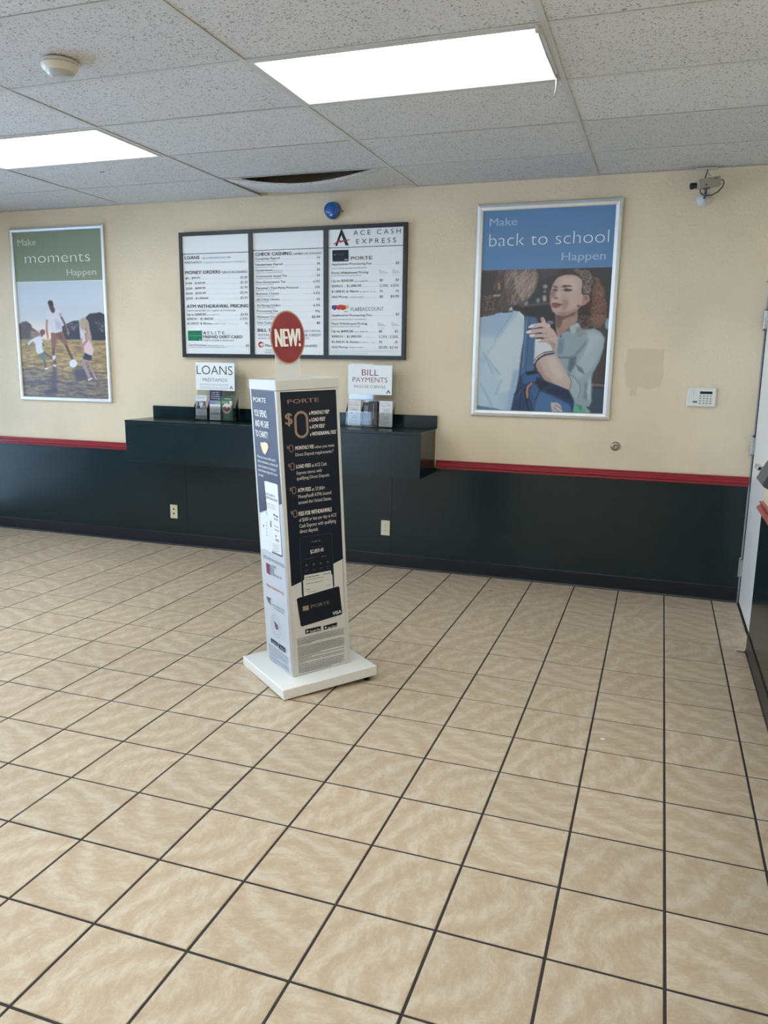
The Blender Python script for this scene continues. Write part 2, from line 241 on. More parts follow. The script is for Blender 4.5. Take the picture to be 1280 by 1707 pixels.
 'm_line': [['l',-2.4773,2.1475,-2.137,2.1475,0.0011,0],['l',-2.4353,2.1094,-2.1379,2.1094,0.0011,0],['l',-2.4324,2.0715,-2.1388,2.0715,0.0011,0],['l',-2.4303,2.034,-2.1397,2.034,0.0011,0],['l',-2.4099,1.9959,-2.1407,1.9959,0.0011,0],['l',-2.3208,1.8734,-2.142,1.8734,0.0011,0],['l',-2.3749,1.8402,-2.1477,1.8402,0.0011,0],['l',-2.2649,1.8055,-2.1566,1.8055,0.0011,0],['l',-2.292,1.6381,-2.1052,1.6381,0.0011,0],['l',-1.7948,2.2759,-1.5049,2.2759,0.0011,0],['l',-1.7715,2.233,-1.505,2.233,0.0011,0],['l',-1.8527,2.1923,-1.5051,2.1923,0.0011,0],['l',-1.7334,2.1497,-1.5053,2.1497,0.0011,0],['l',-1.7461,2.1072,-1.5322,2.1072,0.0011,0],['l',-1.6435,2.0648,-1.519,2.0648,0.0011,0],['l',-1.8017,2.024,-1.5326,2.024,0.0011,0],['l',-1.7971,1.9815,-1.5058,1.9815,0.0011,0],['l',-1.7904,1.9379,-1.533,1.9379,0.0011,0],['l',-1.8136,1.8963,-1.5196,1.8963,0.0011,0],['l',-1.7929,1.8543,-1.5469,1.8543,0.0011,0],['l',-1.7714,1.8114,-1.5064,1.8114,0.0011,0],['l',-1.0648,2.2187,-0.8961,2.2187,0.0011,0],['l',-1.0608,1.8638,-0.8901,1.8638,0.0011,0],['l',-1.0139,2.1468,-0.9741,2.1468,0.0012,1],['l',-1.0138,2.1395,-0.9554,2.1395,0.0012,1],['l',-0.9133,2.1482,-0.8739,2.1482,0.0012,1],['l',-0.9132,2.1408,-0.8554,2.1408,0.0012,1],['l',-1.0186,1.7808,-0.9783,1.7808,0.0012,1],['l',-1.0185,1.7733,-0.9594,1.7733,0.0012,1],['l',-0.914,1.7819,-0.8741,1.7819,0.0012,1],['l',-0.9139,1.7745,-0.8554,1.7745,0.0012,1],['l',-1.0931,2.1034,-1.0187,2.1034,0.0011,0],['l',-1.1441,2.0671,-1.0182,2.0671,0.0011,0],['l',-1.0338,2.029,-1.0178,2.029,0.0011,0],['l',-1.1244,1.9912,-1.0173,1.9912,0.0011,0],['l',-1.0908,1.7476,-1.0196,1.7476,0.0011,0],['l',-1.141,1.7103,-1.0191,1.7103,0.0011,0],['l',-1.0315,1.6724,-1.0186,1.6724,0.0011,0],['l',-1.1212,1.6347,-1.0181,1.6347,0.0011,0],['l',-1.3822,1.6161,-0.8493,1.6161,0.0012,1],['l',-1.3822,1.6111,-0.8525,1.6111,0.0012,1],['l',-1.3822,1.606,-0.8657,1.606,0.0012,1],['l',-1.3822,1.5999,-1.092,1.5999,0.0012,1],['l',-1.3822,1.5942,-1.0954,1.5942,0.0012,1],['l',-1.3822,1.5859,-1.109,1.5859,0.0012,1],['l',-1.3822,1.5806,-1.1399,1.5806,0.0012,1]],
 'm_white': [['p',[[-2.156,1.83],[-2.0685,1.8296],[-2.0693,1.7933],[-2.1569,1.7935]]],['p',[[-1.3804,1.9639],[-1.2507,1.9649],[-1.2503,1.8866],[-1.3803,1.8863]]]],
 'm_green': [['p',[[-2.6129,1.7569],[-2.4851,1.7584],[-2.4845,1.6794],[-2.6133,1.6803]]]],
 'm_lite': [['t','VISA',-2.5115,1.6837,-2.4895,1.6837,0.0065,1],['l',-2.6015,1.7181,-2.495,1.7181,0.001,1],['t','VISA',-1.2815,2.2521,-1.2528,2.2521,0.0097,1.2]],
 'm_red': [['c',-1.9683,1.6541,0.022],['p',[[-1.371,2.3662],[-1.3367,2.3874],[-1.3073,2.3966],[-1.3114,2.3859],[-1.2855,2.3959],[-1.2366,2.3953],[-1.2365,2.3917],[-1.2786,2.386],[-1.3196,2.3741],[-1.3141,2.3836],[-1.3367,2.3753],[-1.3607,2.3658]]]],
 'm_white2': [['p',[[-1.982,1.6495],[-1.9667,1.6614],[-1.9531,1.6641],[-1.9465,1.6549],[-1.9558,1.6398],[-1.9649,1.6377],[-1.9571,1.6509],[-1.9707,1.6469]]]],
 'm_bronze': [['t','PORTE',-1.2303,2.2545,-1.0672,2.2545,0.023,1.3]],
 'm_blue': [['p',[[-1.3803,1.9376],[-1.3427,1.941],[-1.3426,1.911],[-1.3614,1.9018],[-1.3705,1.9144],[-1.3803,1.9101]]]],
 'm_redc': [['p',[[-1.3461,1.936],[-1.3114,1.9432],[-1.2643,1.9365],[-1.2642,1.9135],[-1.2904,1.9031],[-1.3113,1.9095],[-1.3287,1.9059],[-1.3461,1.9161]]]],
 'm_yel': [['p',[[-1.2733,1.9322],[-1.2526,1.9401],[-1.2525,1.9196],[-1.2642,1.9135]]]],
 'm_purple': [['p',[[-1.3615,1.935],[-1.3357,1.9391],[-1.3356,1.9204],[-1.3531,1.9161]]]],
 'f_dark': [['p',[[-0.1329,1.3916],[0.1454,1.388],[0.1438,0.5845],[0.0918,0.5687],[-0.0836,0.5103],[-0.1322,0.4973]]]],
 'f_white': [['p',[[-0.1322,0.4973],[-0.0836,0.5103],[0.0918,0.5687],[0.1438,0.5845],[0.142,0.0587],[-0.1313,0.0524]]]],
 'f_bronze': [['t','PORTE',-0.1003,1.3385,0.0556,1.3385,0.0181,1.3],['t','$',-0.1167,1.2468,-0.0802,1.2468,0.0505,1.2],['z',-0.0726,1.1802,-0.0029,1.3031,0.0115],['z',-0.1047,1.1213,-0.0837,1.1558,0.0032],['z',-0.1043,1.039,-0.0832,1.0735,0.0032],['z',-0.1029,0.9295,-0.0816,0.9641,0.0032],['z',-0.1041,0.8206,-0.0827,0.8554,0.0032]],
 'f_lite': [['t','» MONTHLY FEE',0.002,1.2823,0.1007,1.2823,0.0165,0.9],['t','» LOAD FEES',0.0016,1.2513,0.0801,1.2513,0.0167,0.9],['t','» ATM FEES',0.002,1.22,0.0753,1.22,0.0167,0.9],['t','» WITHDRAWAL FEES',0.0019,1.1871,0.1336,1.1871,0.0167,0.9],['t','1',0.1002,1.2913,0.1043,1.2913,0.0072,0.3],['t','2',0.0801,1.2614,0.0842,1.2614,0.0072,0.3],['t','3',0.0753,1.2304,0.0794,1.2304,0.0072,0.3],['t','4',0.1337,1.1978,0.1379,1.1978,0.0073,0.3],['t','MONTHLY FEE',-0.0748,1.1299,0.0182,1.1299,0.0165,0.9],['t','LOAD FEES',-0.0758,1.0454,-0.0023,1.0454,0.0167,0.9],['t','ATM FEES',-0.0742,0.9354,-0.0072,0.9354,0.0177,0.9],['t','FEES FOR WITHDRAWALS',-0.076,0.8253,0.0947,0.8253,0.0187,0.9],['t','$2,859.45',-0.0279,0.6393,0.0419,0.6393,0.0168,0.7]],
 'f_grey': [['t','when you meet',0.0228,1.1282,0.1237,1.1282,0.0138,0.35],['t','Direct Deposit requirements.*',-0.0756,1.1009,0.1184,1.1009,0.0149,0.35],['t','at ACE Cash',0.0033,1.0446,0.0789,1.0446,0.016,0.35],['t','Express stores with',-0.0752,1.0171,0.0527,1.0171,0.015,0.35],['t','qualifying Direct Deposit.',-0.0758,0.992,0.0918,0.992,0.0151,0.35],['t','at 37,000+',-0.002,0.9334,0.0658,0.9334,0.0162,0.35],['t','MoneyPass® ATMs located',-0.0731,0.9071,0.097,0.9071,0.0161,0.35],['t','around the United States.',-0.0738,0.8796,0.0966,0.8796,0.0161,0.35],['t','of $500 or less per day at ACE',-0.0759,0.7971,0.1181,0.7971,0.0163,0.35],['t','Cash Express with qualifying',-0.0757,0.7685,0.1142,0.7685,0.0171,0.35],['t','direct deposit.',-0.0754,0.7431,0.0203,0.7431,0.0172,0.35]],
 'f_grey2': [['t','$',-0.1161,1.1388,-0.1054,1.1388,0.0139,0.3],['t','$',-0.1158,1.0568,-0.1051,1.0568,0.014,0.3],['t','$',-0.1145,0.9476,-0.1036,0.9476,0.0142,0.3],['t','$',-0.1157,0.839,-0.1048,0.839,0.0144,0.3],['t','PORTE',-0.0167,0.69,0.0279,0.6891,0.0074,0.4],['l',0.0284,0.6149,0.0554,0.6149,0.0025,1]],
 'f_phone_edge': [['p',[[-0.079,0.7102],[-0.0771,0.7188],[-0.0714,0.724],[-0.0622,0.7255],[0.0739,0.7221],[0.0834,0.7201],[0.0893,0.7145],[0.0912,0.7056],[0.0909,0.4632],[0.089,0.4537],[0.0829,0.4474],[0.0732,0.4447],[-0.0649,0.4323],[-0.0742,0.4333],[-0.0799,0.4384],[-0.0816,0.4474]]]],
 'f_phone': [['p',[[-0.0749,0.707],[-0.0731,0.7152],[-0.0677,0.7202],[-0.0589,0.7216],[0.0708,0.7186],[0.0799,0.7167],[0.0855,0.7113],[0.0873,0.7029],[0.0864,0.4632],[0.0846,0.4541],[0.0788,0.4481],[0.0696,0.4453],[-0.0614,0.4316],[-0.0703,0.4324],[-0.0757,0.4373],[-0.0774,0.4458]]]],
 'f_dim': [['l',-0.0172,0.667,0.0303,0.667,0.002,1],['l',-0.0557,0.6164,-0.0092,0.6164,0.002,1],['c',-0.051,0.5864,0.0055],['c',-0.0128,0.5839,0.0055],['c',0.0233,0.5838,0.0055],['c',0.0609,0.5836,0.0055],['l',-0.0599,0.5624,-0.0411,0.5624,0.0022,1],['l',-0.0561,0.5539,-0.046,0.5539,0.0018,0],['l',-0.0218,0.5597,-0.0028,0.5597,0.0022,1],['l',-0.0179,0.5513,-0.0077,0.5513,0.0018,0],['l',0.0143,0.5603,0.0335,0.5603,0.0022,1],['l',0.0183,0.5517,0.0286,0.5517,0.0018,0],['l',0.0505,0.5615,0.0699,0.5615,0.0022,1],['l',0.0545,0.553,0.0649,0.553,0.0018,0]],
 'f_paper': [['p',[[-0.0639,0.5391],[0.0759,0.5386],[0.0768,0.519],[0.0823,0.5166],[0.0835,0.4511],[-0.0723,0.4386],[-0.0717,0.5169],[-0.0651,0.5171]]]],
 'f_ink': [['l',-0.0587,0.5276,0.0135,0.5262,0.004,1],['l',0.0359,0.5263,0.0708,0.527,0.004,1],['l',-0.0581,0.5138,0.0378,0.5135,0.0022,1],['l',-0.058,0.4959,0.0305,0.4953,0.0026,1],['l',0.0308,0.5012,0.0679,0.4944,0.001,1],['l',0.0489,0.4689,0.0685,0.4694,0.002,1],['l',-0.0578,0.4676,-0.0351,0.4681,0.0025,1],['l',-0.0542,0.4548,-0.0034,0.4537,0.0018,1],['l',-0.1183,0.2358,0.1331,0.2357,0.0024,1],['l',-0.1184,0.2291,0.1328,0.2288,0.0024,1],['l',-0.1185,0.2229,0.1294,0.2225,0.0024,1],['l',-0.1186,0.2167,0.1303,0.2162,0.0024,1],['l',-0.1187,0.2105,0.1319,0.2098,0.0024,1],['l',-0.1187,0.2043,-0.0423,0.2043,0.0024,1],['l',-0.1189,0.192,0.1266,0.1909,0.0024,1],['l',-0.119,0.1858,0.1307,0.1845,0.0024,1],['l',-0.1191,0.1796,0.1285,0.1782,0.0024,1],['l',-0.1191,0.1734,0.1301,0.1718,0.0024,1],['l',-0.1192,0.1671,0.1292,0.1655,0.0024,1],['l',-0.1193,0.1609,0.1276,0.1591,0.0024,1],['l',-0.1194,0.1547,0.1298,0.1527,0.0024,1],['l',-0.1195,0.1485,0.0027,0.1479,0.0024,1],['l',-0.1196,0.1411,0.1285,0.1389,0.0024,1],['l',-0.1196,0.1343,-0.0462,0.1344,0.0024,1],['l',-0.1197,0.127,0.131,0.1243,0.0024,1],['l',-0.1198,0.1201,0.1275,0.1174,0.0024,1],['l',-0.1199,0.1128,-0.095,0.1136,0.0024,1],['l',-0.12,0.1042,0.1286,0.1011,0.0024,1],['l',-0.1201,0.0968,0.1257,0.0936,0.0024,1],['l',-0.1202,0.09,0.1266,0.0866,0.0024,1],['l',-0.1203,0.0832,0.1163,0.0798,0.0024,1],['l',-0.1204,0.0769,0.126,0.0732,0.0024,1],['l',-0.1205,0.0706,0.1094,0.0672,0.0024,1],['l',-0.1206,0.0643,0.0532,0.0621,0.0024,1]],
 'f_card': [['p',[[-0.109,0.4264],[-0.1085,0.4312],[-0.1059,0.4343],[-0.1013,0.4357],[0.1075,0.4527],[0.1125,0.4521],[0.1157,0.4494],[0.117,0.4448],[0.1264,0.3176],[0.1258,0.3127],[0.123,0.3094],[0.1181,0.3081],[-0.0872,0.2925],[-0.0921,0.293],[-0.0953,0.2958],[-0.0967,0.3005]]],['p',[[-0.0744,0.2744],[0.0083,0.2744],[0.0076,0.2506],[-0.0746,0.2513]]],['p',[[0.022,0.2709],[0.096,0.2743],[0.0949,0.2516],[0.0215,0.251]]]],
 'f_chip': [['p',[[-0.0813,0.3899],[-0.0505,0.3899],[-0.0504,0.3672],[-0.0812,0.3669]]]],
 'f_bronze2': [['t','PORTE',-0.0382,0.3734,0.0599,0.3753,0.0159,1.2]],
 'f_lite2': [['t','VISA',0.0728,0.3151,0.1213,0.3172,0.0163,1.5],['t','Google Play',-0.0525,0.2549,0.0036,0.2549,0.0106,0.3],['p',[[-0.0682,0.2696],[-0.0579,0.264],[-0.0679,0.2549]]],['t','App Store',0.0434,0.2519,0.0925,0.2538,0.0107,0.3],['c',0.0324,0.2612,0.0045]],
 'l_dark': [['p',[[-0.147,1.3956],[0.1254,1.3951],[0.1396,0.8909],[0.11,0.8816],[-0.0571,0.829],[-0.141,0.8034]]],['p',[[-0.018,0.9642],[0.0633,0.9652],[0.061,0.9588],[0.0493,0.9588],[-0.0069,0.9584],[-0.0172,0.9605]]]],
 'l_white': [['p',[[-0.141,0.8034],[-0.0571,0.829],[0.11,0.8816],[0.1396,0.8909],[0.1428,0.065],[-0.1388,0.0486]]]],
 'l_lite': [['t','PORTE',-0.1221,1.3409,0.0284,1.3409,0.0211,1.1],['t','YOU SPEND,',-0.1213,1.274,0.0322,1.274,0.0307,0.9],['t','AND WE GIVE',-0.1168,1.2264,0.046,1.2264,0.0302,0.9],['t','TO CHARITY',-0.1213,1.1784,0.0314,1.1784,0.0297,0.9],['t','When you use your debit card in',-0.1192,1.0787,0.0995,1.0787,0.0121,0.5],['t','select transactions, a charity will',-0.1182,1.0572,0.1191,1.0572,0.0121,0.5],['t','receive a donation for the charity you',-0.1171,1.0346,0.0974,1.0346,0.0121,0.5],['t','choose. Donate as high as 5% or more',-0.1168,1.0136,0.1091,1.0136,0.0122,0.5],['t','per swipe.',-0.1148,0.9906,-0.0546,0.9906,0.0122,0.5]],
 'l_cream': [['p',[[-0.0671,1.1555],[-0.0516,1.1524],[-0.0181,1.1589],[0.0179,1.1556],[0.027,1.1386],[0.0074,1.1181],[-0.0183,1.1004],[-0.0405,1.1062],[-0.0524,1.1196],[-0.0668,1.1402]]]],
 'l_edge': [['p',[[-0.054,0.9657],[-0.0526,0.9694],[-0.0472,0.9717],[-0.0384,0.9725],[0.0878,0.9742],[0.0963,0.9736],[0.1015,0.9715],[0.1033,0.968],[0.1105,0.6371],[0.1092,0.6339],[0.105,0.6319],[0.0981,0.6311],[-0.0047,0.6288],[-0.0121,0.6292],[-0.0168,0.6311],[-0.0186,0.6343]]]],
 'l_paper': [['p',[[-0.0541,0.9658],[-0.0526,0.9694],[-0.0473,0.9717],[-0.0386,0.9725],[0.0862,0.9745],[0.0945,0.9739],[0.0996,0.9718],[0.1012,0.9683],[0.1011,0.6461],[0.0997,0.643],[0.0956,0.641],[0.0889,0.6401],[-0.0108,0.6361],[-0.0179,0.6365],[-0.0225,0.6382],[-0.0241,0.6411]]]],
 'l_ink': [['t','SELECT A CHARITY TO',-0.0455,0.9071,0.0656,0.9071,0.011,0.2],['t','SUPPORT WHEN YOU SPEND',-0.045,0.8898,0.0908,0.8898,0.0111,0.2],['l',-0.0448,0.8681,0.0651,0.8696,0.0018,1],['l',-0.0439,0.8587,0.0636,0.8601,0.0018,1],['l',-0.0431,0.8494,0.0622,0.8506,0.0018,1],['l',0.032,0.8237,0.0866,0.8195,0.008,1],['l',0.036,0.8069,0.0848,0.8072,0.003,1],['l',0.0385,0.8019,0.084,0.8018,0.003,1],['l',0.0339,0.7715,0.0856,0.7687,0.003,1],['l',0.0344,0.7526,0.0897,0.7529,0.004,1],['l',0.0394,0.7074,0.0798,0.7072,0.004,1],['l',0.0411,0.701,0.0827,0.7005,0.004,1],['l',-0.0039,0.6411,0.0508,0.643,0.003,1],['p',[[-0.0096,0.7868],[0.0024,0.7867],[0.0003,0.7559],[-0.0118,0.7553]]],['p',[[-0.1016,0.7519],[-0.0905,0.7516],[-0.0909,0.7407],[-0.1021,0.7406]]],['p',[[-0.0435,0.2792],[-0.0213,0.2754],[-0.0071,0.2625],[0.0024,0.2448],[-0.0264,0.2412],[-0.0362,0.2572]]]],
 'l_ink2': [['l',-0.0019,0.6801,0.083,0.6844,0.0014,0],['l',-0.0021,0.6746,0.0821,0.6788,0.0014,0],['l',-0.0023,0.6691,0.0813,0.6733,0.0014,0],['l',-0.0025,0.6635,0.0805,0.6677,0.0014,0],['l',-0.0026,0.658,0.0797,0.6621,0.0014,0],['l',-0.0028,0.6524,0.0789,0.6565,0.0014,0],['l',-0.003,0.6468,0.0781,0.6509,0.0014,0],['l',-0.1221,0.6264,-0.0187,0.6233,0.003,0],['l',-0.1287,0.8016,-0.0656,0.8239,0.001,0],['p',[[-0.0601,0.7725],[-0.0526,0.7722],[-0.0534,0.7632],[-0.0609,0.7636]]],['p',[[-0.0626,0.7569],[-0.0551,0.7566],[-0.0559,0.7476],[-0.0634,0.7479]]],['p',[[-0.0651,0.7412],[-0.0576,0.7409],[-0.0584,0.7319],[-0.0659,0.7322]]],['p',[[-0.0676,0.7255],[-0.0601,0.7252],[-0.0609,0.7162],[-0.0684,0.7165]]],['p',[[-0.0702,0.7097],[-0.0626,0.7095],[-0.0634,0.7005],[-0.0709,0.7007]]],['l',-0.133,0.1277,0.1076,0.1296,0.0018,1],['l',-0.133,0.1225,0.107,0.1247,0.0018,1],['l',-0.1331,0.1173,0.0439,0.1191,0.0018,1],['l',-0.1332,0.107,0.0972,0.1098,0.0018,1],['l',-0.1332,0.1018,0.0732,0.1046,0.0018,1],['l',-0.1332,0.0966,0.0997,0.1,0.0018,1],['l',-0.1333,0.0862,-0.0248,0.088,0.0018,1],['l',-0.1334,0.081,0.1016,0.0852,0.0018,1],['l',-0.1334,0.0758,0.1086,0.0804,0.0018,1],['l',-0.1335,0.0654,0.1073,0.0705,0.0018,1],['l',-0.1336,0.0602,0.1104,0.0656,0.0018,1],['l',-0.1336,0.055,0.0982,0.0604,0.0018,1]],
 'l_redc': [['p',[[0.0437,0.7273],[0.0542,0.7274],[0.0542,0.7184],[0.0437,0.7183]]],['t','Help a Classroom.org',-0.1113,0.4413,0.0924,0.4473,0.0165,0.1],['p',[[-0.0117,0.2748],[0.0058,0.268],[0.0057,0.2509],[-0.0081,0.2553]]]],
 'l_card': [['p',[[-0.1322,0.8019],[-0.0654,0.8253],[-0.0549,0.805],[0.0116,0.7986],[-0.0188,0.6227],[-0.148,0.6211]]],['p',[[-0.0856,0.5477],[-0.0613,0.5475],[-0.0602,0.5322],[-0.0846,0.5319]]]],
 'l_ink3': [['t','SELECT A CAUSE THAT MATTERS TO YOU:',-0.1295,0.5816,0.1198,0.5842,0.0153,0.3],['t','NATIONAL',-0.0443,0.5514,0.0303,0.5601,0.0109,0.1],['t','BREAST',-0.0464,0.5382,0.0024,0.5411,0.011,0.1],['t','CANCER',-0.0484,0.5251,-0.0013,0.5277,0.011,0.1],['t','FOUNDATION, INC',-0.0505,0.5119,0.0898,0.5197,0.011,0.1],['p',[[-0.1185,0.3851],[-0.0918,0.3867],[-0.1025,0.3748],[-0.0611,0.3876],[-0.0813,0.3695],[-0.0606,0.3517],[-0.0963,0.3583],[-0.1163,0.3711]]],['t','THE HUMANE SOCIETY',-0.0548,0.3558,0.1021,0.3614,0.0098,0.4],['t','OF THE UNITED STATES',-0.0419,0.3442,0.088,0.3469,0.0075,0.1],['l',-0.1329,0.1329,0.1083,0.1345,0.0018,1],['l',-0.1331,0.1122,0.1056,0.1149,0.0018,1],['l',-0.1333,0.0914,0.0967,0.095,0.0018,1],['l',-0.1335,0.0706,0.1118,0.0755,0.0018,1],['l',-0.1337,0.0497,-0.0382,0.0521,0.0018,1]],
 'l_maroon': [['p',[[-0.0991,0.5617],[-0.0512,0.5625],[-0.0554,0.5079],[-0.0983,0.512]]]],
 'l_ring': [['o',-0.0198,0.258,0.0585,0.0565],['o',-0.0198,0.258,0.0433,0.0418]],
 'l_black': [['p',[[-0.096,0.1746],[-0.0119,0.175],[-0.0136,0.153],[-0.096,0.1524]]],['p',[[0.0002,0.1754],[0.0769,0.1755],[0.0752,0.1518],[-0.0011,0.1501]]]],
 'l_card2': [['t','Google Play',-0.0786,0.1573,-0.021,0.1575,0.0095,0.2],['t','App Store',0.0177,0.1576,0.0698,0.1582,0.0094,0.2]],
 's_new': [['t','NEW!',-0.077,1.5884,0.0515,1.5884,0.0788,1.6]],
 'pr_make': [['t','Make',-0.2295,2.4472,-0.0421,2.4472,0.0494,0.9],['t','Happen',0.2617,2.2107,0.5452,2.2107,0.0504,0.9]],
 'pr_big': [['t','back to school',-0.2271,2.3154,0.5573,2.3154,0.0817,-1.1]],
 'pl_make': [['t','Make',-4.254,2.4541,-4.0606,2.4541,0.0504,0.9],['t','Happen',-3.7649,2.2039,-3.4689,2.2039,0.05,0.9]],
 'pl_big': [['t','moments',-4.1871,2.3109,-3.523,2.3109,0.0831,-1.0]],
 'hl_green': [['t','LOANS',-2.4793,1.4219,-2.1627,1.4219,0.0666,-0.35]],
 'hl_grey': [['t','PRÉSTAMOS',-2.4268,1.368,-2.2114,1.368,0.0254,-0.2],['p',[[-2.1914,1.3127],[-2.1778,1.3404],[-2.1741,1.3405],[-2.161,1.3144],[-2.1692,1.3135],[-2.1762,1.3292],[-2.1833,1.3129]]]],
 'hl_line': [['l',-2.454,1.3504,-2.1986,1.3504,0.0014,1],['l',-2.4541,1.3465,-2.1987,1.3465,0.0014,1],['l',-2.4543,1.3426,-2.1988,1.3426,0.0014,1],['l',-2.4544,1.3387,-2.1989,1.3387,0.0014,1],['l',-2.4548,1.327,-2.1992,1.327,0.0014,1],['l',-2.455,1.3224,-2.1993,1.3224,0.0014,1],['l',-2.4552,1.3179,-2.1994,1.3179,0.0014,1],['l',-2.4553,1.3134,-2.1996,1.3134,0.0014,1],['l',-2.4555,1.3088,-2.1997,1.3088,0.0014,1]],
 'hr_red': [['t','BILL',-1.1111,1.4377,-0.9829,1.4377,0.043,-0.1],['t','PAYMENTS',-1.1827,1.3895,-0.9136,1.3895,0.0353,-0.3]],
 'hr_grey': [['t','PAGO DE CUENTAS',-1.1695,1.3479,-0.9293,1.3479,0.02,-0.2],['p',[[-0.9243,1.311],[-0.906,1.3378],[-0.9026,1.3379],[-0.8886,1.3129],[-0.8971,1.3127],[-0.9041,1.3252],[-0.9151,1.3112]]]],
}
